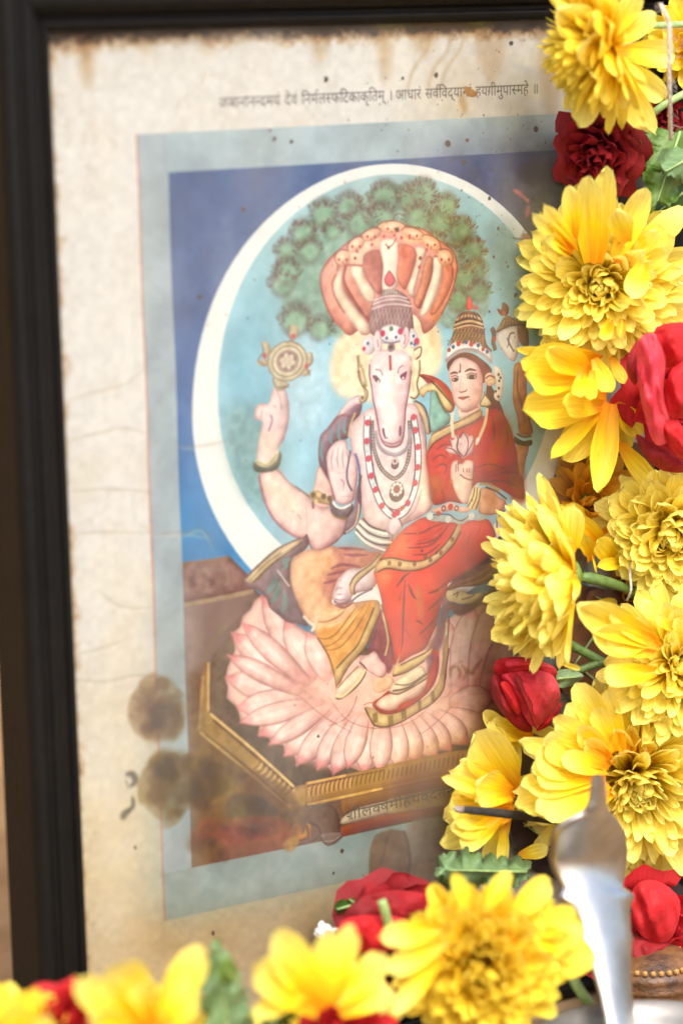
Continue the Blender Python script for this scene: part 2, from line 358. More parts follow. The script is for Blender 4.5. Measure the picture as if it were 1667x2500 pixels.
    P('e', (238, 217, 216), '270,-210 350,-225 400,-150 425,0 412,150 370,290 310,380 330,440 300,560 130,600 110,480 130,300 160,120 95,90 98,-20 150,-62 210,-50 240,-100')
    P('e', (240, 214, 190), '140,300 200,200 300,250 300,400 140,460', al=.5, blur=8)
    L('e', (190, 140, 168), 4, '240,50 260,100 225,210', .8); L('e', (196, 150, 150), 2.5, '290,-200 330,-120 350,0', .6); L('e', (206, 160, 166), 2.5, '160,0 150,80', .7); L('e', (206, 160, 160), 2.5, '270,-40 300,-20', .6)
    P('e', (118, 124, 112), '78,520 120,500 220,540 300,480 320,405 348,440 322,545 250,592 150,602 84,582')
    P('e', (226, 218, 182), '108,480 200,500 280,430 306,370 324,420 292,500 200,552 108,522'); L('e', (170, 170, 130), 3, '112,500 210,528 300,430', .7)
    L('e', (120, 130, 112), 3, '470,730 560,800 640,860', .7)
    P('e', (186, 164, 128), '600,810 680,770 760,820 830,860 810,910 730,900 650,880'); dots('e', (130, 108, 92), 7, '645,815 745,830 800,850'); dots('e', (226, 196, 150), 6, '700,815 670,880'); L('e', (150, 110, 120), 5, '640,880 645,950', .8)
    P('e', (132, 118, 126), '800,860 850,930 920,950 1010,900 1024,960 960,1042 880,1040 820,990'); L('e', (232, 228, 220), 5, '830,880 870,930 930,942 1005,905', .95); L('e', (190, 170, 120), 3, '820,990 880,1036 960,1034', .8)
    P('e', (142, 118, 134), '1050,780 1090,700 1104,850 1094,1000 1050,1120 960,1192 935,1170 972,1040 1026,960'); L('e', (220, 210, 200), 4, '1080,900 1075,1000 1040,1110 960,1180', .8); L('e', (180, 160, 120), 4, '1060,950 1055,1050', .7)
    P('e', (238, 217, 215), '790,400 860,310 960,290 975,380 1020,420 1062,470 1062,650 1042,780 1020,880 920,912 850,870 820,760 780,600 772,480')
    for s in ('840,380 820,480 830,590', '890,360 875,470 885,560', '930,380 925,480 935,560', '960,400 980,470 970,560', '900,660 935,700 930,780', '880,610 960,600', '900,830 1000,830'):
        L('e', (192, 140, 158), 2.6, s, .75, True)
    L('e', (150, 108, 116), 3, '772,480 782,600 822,760 852,870', .7); L('e', (180, 120, 110), 3, '1060,560 1055,700 1020,870', .6)
    beads('e', (120, 108, 128), 3.2, 18, '1000,400 985,480 965,600 975,700 1010,770'); beads('e', (110, 112, 170), 3.4, 14, '1050,430 1070,500 1085,600 1085,760'); beads('e', (110, 96, 110), 4, 10, '1095,640 1080,760 1075,860')
    # discus in the raised hand
    (q,) = sheet([(600 + 400 / 3.92, 700 + 712 / 3.92)])
    for s in ('420,370 500,380 490,470 440,520 410,450', '150,540 210,530 240,620 170,690 110,700 120,750 190,760 210,720', '560,660 630,630 640,720 590,780 630,800 590,850 540,840', '260,870 380,900 420,950 330,1000 280,960'):
        P('c', (196, 184, 158), s); 
    for s in ('420,370 410,450 440,520', '150,540 170,620 120,700 190,760', '630,630 640,720 590,780 620,850', '260,870 300,960 420,950'): L('c', (140, 120, 106), 3, s, .8)
    for rx, col in ((46, (150, 132, 112)), (43, (208, 198, 170)), (36, (150, 130, 114)), (33, (214, 206, 182)), (26, (176, 150, 140)), (20, (140, 116, 112))): disc(q, rx * 1.0 / .84, col, ry=rx * 1.02)
    for k in range(6):
        a = k * math.pi / 3 + .3; disc(q + np.array([math.cos(a) * 13, math.sin(a) * 11]), 7, (214, 202, 184))
    disc(q, 8, (210, 196, 180)); dots('c', (196, 92, 96), 6, '450,470 182,660 585,760')
    # garland and necklaces
    for s, c_ in (('1255,330 1275,480 1330,600 1420,640 1510,610 1560,500 1580,330 1560,100', (150, 130, 130)), ):
        L('e', c_, 9, '1205,100 1212,300 1240,440 1290,560 1370,640 1426,655 1500,590 1545,470 1562,330 1560,100', .95)
        beads('e', (206, 200, 196), 2.4, 44, '1205,100 1212,300 1240,440 1290,560 1370,640 1426,655 1500,590 1545,470 1562,330 1560,100', .8)
    L('e', (206, 192, 200), 9, '1235,200 1270,340 1330,405 1420,430 1500,400 1550,320 1570,180', .95); beads('e', (150, 128, 146), 2, 28, '1235,240 1270,345 1330,412 1420,438 1500,408 1552,325', .8)
    gar = '1165,60 1155,200 1155,330 1170,470 1190,630 1235,765 1290,900 1380,1000 1450,1015 1530,960 1590,830 1622,700 1640,540 1638,350 1618,195 1600,60'
    L('e', (130, 112, 130), 16, gar, .8); L('e', (226, 234, 234), 12.5, gar); beads('e', (186, 196, 200), 2.5, 40, gar, .6)
    L('e', (120, 96, 116), 2.5, '1200,120 1195,330 1210,520 1260,740 1330,900 1430,960 1540,880 1600,700 1612,480 1600,200', .8)
    dots('e', (206, 92, 112), 8, '1165,125 1155,300 1170,467 1195,632 1236,765 1298,920 1420,1004 1450,985 1546,893 1612,700 1636,550 1638,355 1616,195 1601,70')
    for c_, x, y, r in (('f', 242, 490, 10), ('f', 262, 760, 20)):
        (q,) = sheet(parse(c_, '%d,%d' % (x, y)))
        disc(q + [0, 8], r * 1.1, (128, 104, 108)); disc(q, r * .95, (140, 120, 116))
        for k in range(9):
            a = k * 2 * math.pi / 9; disc(q + np.array([math.cos(a), math.sin(a)]) * r * .58, r * .22, (232, 226, 222))
        disc(q, r * .36, (178, 110, 110))
    # horse head
    P('d', (172, 140, 140), '8,430 12,200 40,130 100,80 130,30 240,20 290,40 370,100 402,180 424,420 300,480 120,480')
    for s in ('40,130 130,95 260,85 370,110', '30,165 150,125 280,118 390,150', '18,215 150,170 290,165 405,185'): L('d', (224, 206, 206), 4, s, .9)
    for k in range(11):
        L('d', (134, 104, 104), 2.2, '%d,210 %d,400' % (30 + k * 36, 10 + k * 36 + 60), .6); L('d', (214, 190, 186), 2.4, '%d,200 %d,400' % (60 + k * 36, k * 36 - 20), .6)
    P('d', (202, 196, 186), '130,80 150,30 240,25 285,75 210,60'); 
    for k in range(6): L('d', (130, 110, 108), 2, '%d,30 %d,75' % (150 + k * 24, 140 + k * 27), .7)
    P('a', (232, 128, 134), '1365,1020 1418,1100 1402,1150 1365,1168 1330,1142 1324,1090'); L('a', (176, 80, 86), 2.5, '1365,1020 1418,1100 1402,1150 1365,1168 1330,1142 1324,1090 1365,1020', .7)
    P('d', (224, 220, 224), '-70,560 -40,480 20,470 60,520 50,620 -20,650'); P('d', (222, 220, 226), '400,400 450,430 490,530 440,590 390,560')
    P('d', (228, 232, 234), '70,500 130,385 215,355 300,385 350,440 320,520 215,545 120,540'); L('d', (130, 120, 150), 2.5, '100,470 140,520 215,535 300,515', .7)
    dots('d', (200, 70, 104), 8, '128,445 302,425 460,520'); dots('d', (120, 140, 110), 6, '213,400'); dots('d', (206, 74, 100), 5, '-48,592'); dots('d', (96, 110, 150), 4, '-10,540 430,470 410,540 170,490 260,480 440,550')
    P('d', (240, 224, 225), '8,740 8,850 28,960 42,1080 68,1200 88,1330 108,1440 150,1512 220,1534 292,1512 324,1440 338,1330 348,1180 372,1060 392,950 412,800 416,700 385,640 300,600 200,596 90,618 28,680')
    P('d', (226, 196, 206), '30,960 70,1200 110,1430 150,1500 130,1380 100,1200 70,1000', al=.6, blur=6); P('d', (246, 236, 230), '150,820 260,820 250,1150 240,1350 180,1350 160,1150', al=.8, blur=9); P('d', (226, 190, 196), '250,1000 340,960 330,1250 290,1400', al=.4, blur=8)
    P('d', (238, 220, 222), '60,610 46,490 75,415 108,450 124,545 116,610'); P('d', (238, 216, 220), '298,545 318,460 355,382 388,430 386,505 362,572 330,590'); L('d', (196, 130, 146), 4, '340,450 350,500 335,550', .6); L('d', (196, 150, 160), 4, '80,500 90,580', .6)
    L('d', (150, 84, 116), 3.2, '8,740 8,850 28,960 42,1080 68,1200 88,1330 108,1440 150,1512 220,1534 292,1512 324,1440 338,1330 348,1180 372,1060 392,950 412,800', .75)
    L('d', (188, 120, 150), 2.6, '140,1480 220,1502 300,1470', .8); L('d', (190, 130, 160), 2.6, '60,1180 100,1400 140,1480', .5)
    P('d', (120, 84, 96), '125,1365 142,1350 150,1400 162,1456 138,1430'); P('d', (150, 84, 112), '288,1335 306,1340 306,1400 290,1430 280,1400')
    P('d', (126, 84, 100), '38,850 75,850 112,900 100,915 70,910 50,880'); P('d', (140, 60, 100), '300,850 340,820 366,810 350,880 315,885'); dots('d', (240, 234, 236), 3, '92,905 330,872')
    L('d', (170, 130, 146), 3, '60,790 110,800 135,850', .7); L('d', (186, 110, 140), 3, '280,830 290,780 330,750', .7); L('d', (206, 84, 92), 6, '203,650 206,720 210,800', .95)
    disc(sheet(parse('d', '215,580'))[0], 11, (150, 124, 124)); disc(sheet(parse('d', '212,575'))[0], 5, (90, 70, 80)); L('d', (226, 216, 216), 8, '20,690 90,630 200,640 300,610 400,650', .7)
    P('d', (232, 214, 186), '430,600 505,570 500,660 460,700 425,680'); L('d', (120, 90, 60), 3, '430,610 500,575 500,650 455,690', .8)
    for s in ('410,710 430,800 415,900 430,1000', '480,700 485,800 460,920 470,1020 440,1060 400,1050'): L('d', (216, 200, 160), 7, s, .9)
    L('d', (120, 86, 70), 3, '490,700 488,820 462,930 478,1020 440,1068 392,1052', .8)
    for s in ('-100,650 -90,740 -60,770', '-95,800 -70,900 -40,960 -30,1060 -70,1110', '-60,780 -40,860 -20,960'): L('c' if 0 else 'd', (206, 190, 150), 7, s, .9)
    L('d', (140, 112, 100), 3, '-110,660 -100,760 -95,850 -60,950 -10,1000 -20,1080 -70,1110 -90,1060', .8); dots('d', (150, 130, 90), 5, '-40,950 -60,1060')
    # waist belts
    P('e', (208, 204, 202), '1050,1170 1065,1090 1118,1030 1200,1110 1330,1160 1410,1190 1390,1300 1320,1362 1200,1322 1100,1252')
    for s in ('1118,1040 1200,1118 1340,1165', '1080,1090 1180,1180 1300,1225 1380,1230', '1055,1140 1140,1230 1260,1290 1390,1300'): L('e', (120, 104, 112), 3.2, s, .9)
    for s in ('1095,1070 1200,1150 1350,1190', '1066,1120 1160,1210 1290,1262 1390,1270', '1056,1175 1140,1262 1230,1312 1330,1345'): beads('e', (236, 234, 226), 3.2, 20, s)
    P('e', (238, 224, 230), '1380,1060 1450,1040 1490,1110 1430,1200 1370,1160'); L('e', (150, 112, 130), 3, '1465,1040 1500,1120', .8)
    # ---- floor, frieze and platform at the left
    P('S', noisy((142, 118, 112), .1), '440,1373 504,1365 558,1357 606,1405 622,1440 800,1600 1300,1560 1346,1934 474,2120 456,1800', 0)
    P('S', (112, 72, 30), '460,1640 500,1640 540,1800 700,1950 850,1960 850,2030 480,2110', 0, .75, 10)
    P('i', (152, 120, 114), '441,240 800,195 950,330 1000,440 700,490 460,540', 0)
    for s in ('500,290 520,350 500,430 460,440', '560,300 640,290 650,380 620,400', '700,300 780,280 800,380 770,400', '620,440 680,450'): L('i', (186, 158, 146), 8, s, .75)
    for s in ('520,330 530,420', '660,340 690,400'): L('i', (118, 74, 78), 14, s, .6, blur=2)
    L('i', (188, 150, 128), 8, '441,248 640,220 810,190', .8); L('i', (196, 172, 144), 9, '455,556 700,510 1000,448', .9)
    P('i', (112, 94, 84), '1010,440 900,640 760,800 700,980 660,1020 660,1380 1100,1700 1000,900', al=.5, blur=6)
    L('i', (170, 152, 126), 9, '790,700 700,820 640,960 625,1060', .6)
    # lotus
    lot = '641,1450 654,1480 673,1492 695,1517 720,1522 752,1545 778,1550 850,1600 950,1600 1091,1512 1115,1494 1155,1473 1205,1450 1240,1445 1265,1500 1270,1600 1200,1800 1141,1815 1101,1815 1096,1834 1072,1834 1062,1853 1027,1847 1021,1862 980,1878 941,1869 929,1886 919,1872 890,1888 849,1872 814,1891 801,1872 775,1878 769,1853 723,1868 716,1835 693,1845 691,1819 658,1814 655,1796 627,1796 632,1773 586,1763 579,1728 553,1705 556,1677 551,1659 555,1632 574,1587 568,1546 587,1530 593,1504 612,1488 619,1469'
    P('S', (104, 84, 66), '520,1600 640,1480 760,1560 1000,1600 1270,1500 1270,1830 1000,1900 720,1930 500,1760', 0)
    P('S', noisy((233, 200, 187), .07), lot, 0)
    P('S', (238, 208, 204), '640,1470 670,1530 690,1600 700,1640 660,1620 630,1560', al=.8, blur=9); P('S', (224, 182, 150), '600,1640 700,1660 760,1680 700,1710 600,1690', al=.8, blur=12)
    P('S', (206, 156, 120), '640,1650 720,1655 760,1680 660,1690', al=.6, blur=8); P('S', (236, 190, 188), '700,1790 800,1840 830,1880 720,1850', al=.8, blur=9); P('S', (206, 164, 140), '1150,1480 1260,1470 1260,1760 1180,1760', al=.75, blur=18)
    P('S', (236, 206, 200), '1095,1530 1140,1500 1150,1600 1110,1700', al=.6, blur=9)
    P('S', (240, 212, 206), '850,1760 1000,1740 1040,1800 960,1840 860,1830', al=.7, blur=14); P('S', (222, 168, 150), '1100,1640 1220,1590 1200,1650 1110,1690', al=.4, blur=9)
    def lp(tip, base, wd, col=(238, 206, 198)):
        t, b_ = np.array(tip, float), np.array(base, float); d = t - b_; n = np.array([-d[1], d[0]]) / np.hypot(*d)
        prof_ = [(0, .22), (.25, .42), (.5, .52), (.72, .46), (.88, .26), (.96, .08)]
        pts_ = [b_ + d * u - n * wd * k for u, k in prof_] + [t + d * .02] + [b_ + d * u + n * wd * k for u, k in prof_[::-1]]
        f_ = lambda L_: ' '.join('%f,%f' % tuple(p) for p in L_)
        P('S', col, f_(pts_)); P('S', (248, 226, 220), f_([b_ + d * .42 - n * wd * .22, b_ + d * .88, b_ + d * .5 + n * wd * .2]), al=.75, blur=5)
        P('S', (220, 150, 138), f_([b_ - n * wd * .25, b_ + d * .3, b_ + n * wd * .25]), al=.5, blur=6); P('S', (232, 136, 140), f_([b_ + d * .86 - n * wd * .2, t + d * .02, b_ + d * .86 + n * wd * .2]), al=.45, blur=3)
        L('S', (204, 134, 128), 2.0, f_(pts_), .4, sm=0)
        for k in (-.2, .16): L('S', (226, 172, 164), 1.6, f_([b_ + d * .12 + n * wd * k * .6, b_ + d * .5 + n * wd * k, b_ + d * .86 + n * wd * k * .5]), .5, True)
    for tp, bs, wd in (((641, 1448), (760, 1660), 70), ((696, 1516), (770, 1650), 60), ((754, 1544), (800, 1660), 56), ((566, 1546), (730, 1680), 66), ((590, 1520), (750, 1670), 50), ((1092, 1512), (1080, 1700), 66), ((1150, 1474), (1120, 1700), 74), ((1215, 1448), (1160, 1700), 80), ((1262, 1500), (1180, 1720), 70),
                       ((551, 1655), (740, 1700), 70), ((578, 1728), (760, 1710), 70), ((556, 1600), (730, 1690), 46), ((630, 1796), (790, 1720), 66), ((586, 1764), (770, 1715), 50), ((1205, 1700), (1100, 1720), 70), ((1200, 1796), (1090, 1740), 66), ((1141, 1818), (1060, 1740), 60), ((692, 1846), (820, 1730), 64), ((655, 1818), (800, 1725), 46), ((1100, 1834), (1030, 1745), 54), ((1064, 1856), (1010, 1750), 56), ((723, 1869), (840, 1735), 58), ((775, 1879), (860, 1740), 60), ((1022, 1864), (985, 1750), 56), ((980, 1879), (960, 1750), 56), ((814, 1892), (880, 1745), 60), ((890, 1890), (905, 1745), 62), ((929, 1888), (935, 1750), 54), ((850, 1876), (890, 1745), 50)):
        lp(tp, bs, wd)
    P('S', (232, 192, 178), '700,1690 760,1660 860,1620 1000,1610 1090,1640 1100,1720 1000,1760 880,1760 780,1740', al=.75, blur=12)
    for s in ('800,1700 850,1760 930,1780 1010,1760 1070,1700', '730,1700 790,1750 860,1790', '1020,1800 1060,1770 1110,1720'): L('S', (196, 128, 122), 2.6, s, .5, True)
    # platform rim
    P('j', (184, 152, 92), '385,70 350,560 318,720 1120,1400 1215,1505 1568,1430 1568,1190 1245,1255 432,545 436,70', 0)
    P('k', noisy((176, 136, 66), .12), '-15,1130 300,1068 600,1012 1000,920 1290,870 1290,1030 1080,1072 580,1185 -15,1312', 0)
    for s in ('440,560 850,905 1245,1260', '345,740 760,1085 1215,1455'): L('j', (226, 200, 140), 6, s, .95)
    for s in ('470,620 850,950 1235,1285', '400,760 800,1080 1190,1425'): L('j', (112, 78, 34), 4, s, .75)
    L('j', (220, 196, 136), 6, '430,70 425,540', .8); L('j', (222, 196, 132), 6, '375,200 340,700', .5)
    L('k', (228, 188, 120), 6, '0,1140 300,1080', .9); L('k', (116, 62, 24), 4, '0,1160 320,1095 600,1040', .6); L('k', (206, 164, 76), 6, '600,1015 1000,925 1280,880', .8)
    L('k', (226, 186, 110), 7, '0,1308 300,1240 580,1182', .95); L('k', (206, 160, 64), 6, '580,1182 1080,1070 1280,1025', .9)
    rr = random.Random(3)
    for k in range(16):
        t = k / 15.; x = 900 + t * 330; y = 1000 + t * 270
        L('j', (232, 208, 160) if k % 2 else (150, 112, 58), 4, '%f,%f %f,%f %f,%f' % (x + 20, y - 10 + 20, x - 10, y + 60, x - 50, y + 90), .6)
    for k in range(36):
        x = 20 + k * 35; y = 1160 - k * 7.6
        L('k', (228, 182, 116) if k < 10 else (206, 170, 84), 6, '%f,%f %f,%f %f,%f' % (x + 14, y, x - 4, y + 35, x, y + 84), .7)
        L('k', (122, 80, 34), 3, '%f,%f %f,%f' % (x + 18, y + 4, x + 4, y + 78), .6)
    # base, swag feet and name plate
    P('k', (122, 88, 72), '-20,1312 250,1265 270,1400 240,1560 -20,1720 -100,1500', 0, .9, 4)
    P('k', noisy((150, 104, 40), .12), '250,1262 580,1190 1100,1072 1290,1030 1290,1160 1100,1165 700,1250 400,1320 270,1390', 0)
    P('l', (126, 96, 84), '100,290 420,260 520,440 520,560 440,630 370,630 330,560 200,650 60,700 -100,700 -60,420', 1)
    P('l', (190, 140, 60), '0,560 80,420 130,420 150,540 200,420 240,470 220,570 120,620 40,640'); L('l', (112, 70, 30), 5, '20,600 120,600 200,560 190,450', .7)
    L('l', (110, 76, 62), 5, '200,420 300,470 330,580 370,630 440,625 520,570', .8); L('l', (196, 172, 160), 2.5, '350,610 440,600 510,555', .7)
    P('k', noisy((196, 182, 156), .14, NF), '258,1452 285,1390 420,1322 700,1256 1000,1188 1120,1155 1200,1150 1190,1290 1040,1320 900,1334 600,1372 400,1424')
    P('k', (176, 156, 110), '640,1275 1000,1200 1010,1300 900,1330 640,1366', al=.75, blur=5)
    P('k', noisy((150, 76, 36), .16), '250,1470 600,1380 900,1335 1190,1285 1190,1345 980,1385 700,1440 400,1510 250,1580', 0)
    L('k', (200, 190, 168), 4, '620,1265 1000,1185 1090,1165', .6)
    # ---- dhoti, lap and trailing shawl
    P('g', (150, 130, 136), '-20,440 150,270 300,150 420,90 540,50 585,15 605,110 540,190 455,240 430,330 432,470 485,620 555,780 600,900 500,875 400,860 310,790 230,725 200,640 120,560 20,520')
    for s in ('200,590 260,500 300,420', '240,680 300,580 330,470', '350,770 380,680 370,560', '400,330 370,280 430,250', '340,360 400,330'): L('g', (136, 186, 178), 12, s, .75, True)
    P('g', (118, 98, 112), '420,540 500,760 560,860 470,840 400,700', al=.6, blur=5); L('g', (222, 222, 216), 4, '300,360 360,440 420,520', .7)
    P('g', (214, 200, 166), '-10,440 150,295 300,165 500,65 545,80 400,200 230,330 100,470 20,480'); L('g', (118, 100, 84), 3, '0,435 150,280 310,150 520,55', .8); L('g', (130, 110, 96), 3, '60,480 220,330 390,200 540,95', .8); L('g', (160, 140, 116), 3, '30,460 190,300 340,190', .7)
    P('g', (228, 188, 152), '600,160 700,172 830,130 880,150 1000,150 1200,190 1310,190 1250,260 1130,340 1000,360 920,410 860,520 830,640 860,690 1000,680 1230,650 1290,700 1250,830 1180,1050 1000,1250 890,1450 870,1500 840,1340 790,1180 690,1010 610,870 540,760 470,600 428,470 428,330 460,240')
    P('g', (222, 170, 98), '690,930 900,885 1050,750 1230,660 1180,880 1090,1080 870,1330 850,1400 780,1150 690,1000', blur=4)
    P('g', (200, 140, 136), '860,140 1310,190 1130,340 980,370 900,430 840,600 780,640 740,480 880,300', al=.7, blur=8)
    for s in ('890,150 1000,155 1150,165', '940,210 1050,220 1180,215', '820,350 930,310 1100,330', '780,410 870,390 960,370', '750,490 830,470 880,450', '860,700 960,720 1040,660'): L('g', (164, 104, 126), 6, s, .65, True)
    for s in ('700,1010 780,1020 880,960 1000,800 1080,700', '740,1100 850,1060 980,930 1090,760 1150,690', '760,1130 900,1100 1040,950 1180,720', '690,860 800,850 900,800 980,720', '880,1040 960,1000'): L('g', (176, 120, 60), 4.5, s, .6, True)
    for s in ('720,770 850,780 960,740 1040,690', '700,880 800,900 900,860', '900,960 1020,840 1120,720'): L('g', (240, 210, 160), 6, s, .6, True)
    L('g', (176, 132, 120), 3, '428,340 430,470 470,600 540,760 610,870', .6); L('g', (146, 100, 50), 3.4, '690,1010 790,1180 840,1340 868,1500', .85); L('g', (232, 226, 210), 7, '555,800 610,860 660,900 630,950', .8); L('g', (226, 216, 196), 5, '670,760 680,850 640,940', .6)
    P('g', (150, 84, 96), '1250,880 1290,720 1340,900 1420,1000 1430,1200 1370,1350 1290,1280 1250,1170 1170,1130', blur=2)
    for s in ('1290,800 1260,1000 1230,1120', '1310,850 1330,1000 1310,1140', '1370,950 1390,1150 1360,1330'): L('g', (196, 110, 116), 4, s, .7, True)
    P('g', (228, 208, 146), '850,1310 950,1200 1060,1080 1150,900 1220,760 1245,650 1288,690 1270,800 1200,960 1130,1110 1000,1240 920,1370 868,1490')
    L('g', (138, 104, 50), 3.2, '870,1300 960,1200 1070,1080 1160,890 1230,720', .8); L('g', (138, 104, 50), 3.2, '880,1470 930,1370 1010,1250 1140,1110 1210,960 1280,790', .8); L('g', (222, 206, 150), 6, '1310,740 1340,900 1360,1050 1330,1180', .8); L('g', (110, 84, 60), 3, '1300,690 1340,830 1380,1000 1400,1180', .7)
    P('g', (234, 221, 223), '830,620 860,540 920,420 1000,350 1130,340 1240,260 1300,200 1290,290 1240,520 1050,590 1000,660 900,682 848,652'); P('g', (230, 216, 172), '1000,500 1060,400 1200,300 1280,200 1315,200 1250,320 1060,490 1055,590 1010,590')
    L('g', (120, 96, 90), 2.6, '1000,510 1060,410 1200,310 1290,205', .7); L('g', (120, 90, 90), 2.6, '1050,600 1065,490 1250,325', .7)
    for s in ('870,560 900,520', '860,640 910,650 960,640', '880,600 930,590', '900,540 930,530'): L('g', (180, 140, 160), 2.5, s, .6)
    L('g', (120, 84, 106), 4, '850,660 900,690 1000,668 1100,600 1220,540', .6)
    # ---- seated lady: shoulder cloth, sari, arms
    P('d', (190, 74, 62), '490,840 600,850 700,900 770,970 812,1060 826,1110 800,1190 740,1195 680,1100 620,980 560,920')
    P('d', (226, 208, 160), '480,1010 500,960 560,930 640,920 720,1010 790,1120 785,1185 730,1165 640,1030 560,1010 520,1060'); L('d', (106, 66, 60), 3.4, '490,850 600,905 700,1010 800,1130', .8); L('d', (96, 60, 60), 4, '600,990 640,1060 700,1160 760,1200', .8)
    P('d', (142, 188, 178), '590,1010 650,1000 700,1130 770,1225 760,1310 600,1395 570,1300 580,1150'); L('d', (106, 96, 90), 5, '640,1010 690,1120 740,1210', .6)
    P('d', (214, 196, 160), '420,1090 480,1110 540,1200 560,1300 580,1400 540,1400 520,1280 460,1160'); L('d', (96, 70, 76), 3.4, '440,1090 520,1140 565,1260 580,1400', .8)
    P('d', (104, 46, 36), '1140,900 1190,980 1250,1100 1290,1240 1180,1240 1120,1140')
    P('d', (230, 200, 192), '870,1150 1040,1120 1070,1160 1040,1250 940,1290 860,1240'); L('d', (170, 96, 96), 3.4, '880,1190 950,1190 1050,1140', .7); L('d', (206, 190, 150), 4, '850,1260 930,1240 1040,1190', .8)
    P('f', noisy((196, 54, 42), .1), '590,300 700,240 850,170 1000,120 1100,60 1150,0 1240,0 1300,60 1360,180 1400,330 1440,480 1480,640 1500,800 1480,860 1380,830 1250,750 1100,700 1020,720 980,880 900,900 780,880 690,905 615,905 600,800 565,620 542,480 545,400')
    P('f', (216, 80, 62), '580,420 700,330 760,480 740,640 650,760 590,640', al=.8, blur=12); P('f', (166, 48, 44), '1180,20 1260,20 1340,160 1440,480 1480,700 1380,640 1300,420 1220,200', al=.75, blur=10); P('f', (136, 40, 44), '1040,640 1200,560 1420,520 1480,680 1480,800 1260,730', al=.7, blur=8)
    P('f', (182, 110, 74), '590,640 690,620 700,760 640,900 600,860', al=.7, blur=9)
    for s in ('600,480 680,430 740,470', '620,560 690,520 740,540 720,620', '1180,60 1200,200 1190,320', '1240,80 1260,220', '1300,120 1330,260 1320,340', '1020,560 1150,520 1300,560', '1180,640 1320,600 1460,620', '1100,690 1300,690 1460,760', '690,760 720,830 690,900', '780,760 760,860', '620,760 640,860', '640,380 700,340 760,330'): L('f', (120, 40, 40), 4, s, .55, True)
    P('f', (228, 208, 158), '545,420 590,240 700,180 800,120 900,90 1010,40 1070,0 1082,60 980,120 850,180 720,250 620,310 572,370'); L('f', (120, 70, 56), 3, '560,400 620,315 720,255 850,185 990,122 1085,60', .8); L('f', (150, 104, 80), 3, '590,240 700,180 900,90 1060,0', .7)
    L('f', (206, 180, 140), 3, '620,270 700,220 850,140', .5)
    P('f', (216, 166, 134), '1070,760 1170,755 1240,830 1312,870 1312,930 1260,985 1160,1012 1060,985 1060,880'); P('f', (178, 118, 60), '1110,790 1200,790 1230,900 1180,960 1120,880', al=.6, blur=7); L('f', (196, 160, 90), 6, '1060,710 1160,715 1260,780', .8); L('f', (106, 66, 36), 4, '1120,740 1220,780 1330,860', .7)
    P('f', (178, 122, 64), '1425,330 1535,330 1505,500 1475,650 1440,560'); P('d', (182, 124, 66), '1398,740 1480,730 1510,800 1510,1000 1540,1250 1570,1400 1450,1400 1420,1250 1378,1080 1383,900')
    for s in ('1430,780 1420,950 1440,1100', '1470,800 1480,950', '1440,1000 1470,1180 1500,1300'): L('d', (112, 66, 30), 4, s, .65, True)
    P('f', (72, 66, 50), '1395,260 1480,300 1560,290 1560,340 1480,345 1405,320'); L('f', (140, 96, 44), 5, '1420,230 1490,260 1560,250', .8); P('f', (150, 60, 40), '1360,820 1500,800 1490,900 1400,880', al=.7, blur=4)
    # hand with lotus bud
    P('f', (234, 204, 190), '790,510 840,480 880,520 930,480 1000,500 1004,600 992,700 985,800 960,885 910,902 850,840 800,720 775,620'); L('f', (150, 96, 90), 3.4, '1004,520 1000,660 930,660 870,620', .8)
    for s in ('850,500 850,590', '900,560 905,600', '935,560 935,600', '960,560 955,600', '830,520 828,600'): L('f', (160, 100, 104), 2.6, s, .7)
    P('f', (234, 208, 208), '830,225 870,270 905,210 950,250 985,240 1005,300 990,400 930,450 900,470 860,430 770,420 725,362 785,340 760,270 800,290')
    for s in ('830,225 850,300 840,380 870,430', '905,210 850,280 840,370 900,450', '905,215 945,290 935,400 905,450', '1000,290 960,370 920,440', '725,362 800,380 850,430 880,480 850,520', '760,270 790,360', '980,420 1010,440'): L('f', (140, 84, 96), 2.8, s, .75)
    P('f', (226, 208, 160), '1000,740 1060,740 1080,800 1040,950 990,960 945,930'); 
    for s in ('1015,740 1000,830 950,930', '1040,745 1030,850 985,950', '1070,770 1060,860 1025,955'): L('f', (130, 92, 50), 3, s, .8)
    beads('f', (226, 216, 196), 5, 12, '800,40 790,120 800,250'); beads('f', (226, 210, 180), 5, 16, '1130,0 1112,120 1075,220 1030,320'); dots('f', (240, 234, 230), 6, '1040,290')
    # lap of the sari
    P('f', noisy((222, 84, 68), .09), '530,1030 620,1060 800,1080 1000,1060 1130,1050 1180,1100 1220,1200 1220,1330 1150,1450 1000,1560 880,1620 760,1660 740,1750 690,1850 640,2050 580,2200 520,2300 400,2360 310,2420 240,2440 240,2330 200,2150 150,1950 110,1750 60,1580 60,1540 110,1440 220,1280 330,1150 440,1070')
    P('f', (246, 146, 102), '200,1320 330,1180 440,1220 400,1380 260,1400', al=.8, blur=12); P('f', (246, 150, 106), '70,1560 200,1540 240,1600 160,1680 110,1700', al=.8, blur=8); P('f', (244, 124, 104), '500,1560 640,1560 740,1640 680,1800 520,1780', al=.6, blur=14)
    P('f', (206, 70, 64), '400,1180 620,1120 760,1160 620,1300 440,1400', al=.5, blur=10); P('f', (206, 74, 60), '900,1150 1000,1130 1010,1340 920,1480 860,1380', al=.5, blur=10); P('f', (196, 66, 66), '260,2000 330,1900 420,2100 500,2200 330,2350', al=.4, blur=12)
    for s in ('330,1190 500,1180 620,1120 720,1090', '360,1320 560,1310 680,1220 770,1090', '440,1290 600,1260 700,1180', '420,1390 560,1380 680,1290', '380,1330 460,1320', '620,1190 720,1120', '940,1280 980,1180', '1040,1200 1080,1110', '460,1260 560,1240'): L('f', (140, 46, 66), 4.5, s, .6, True)
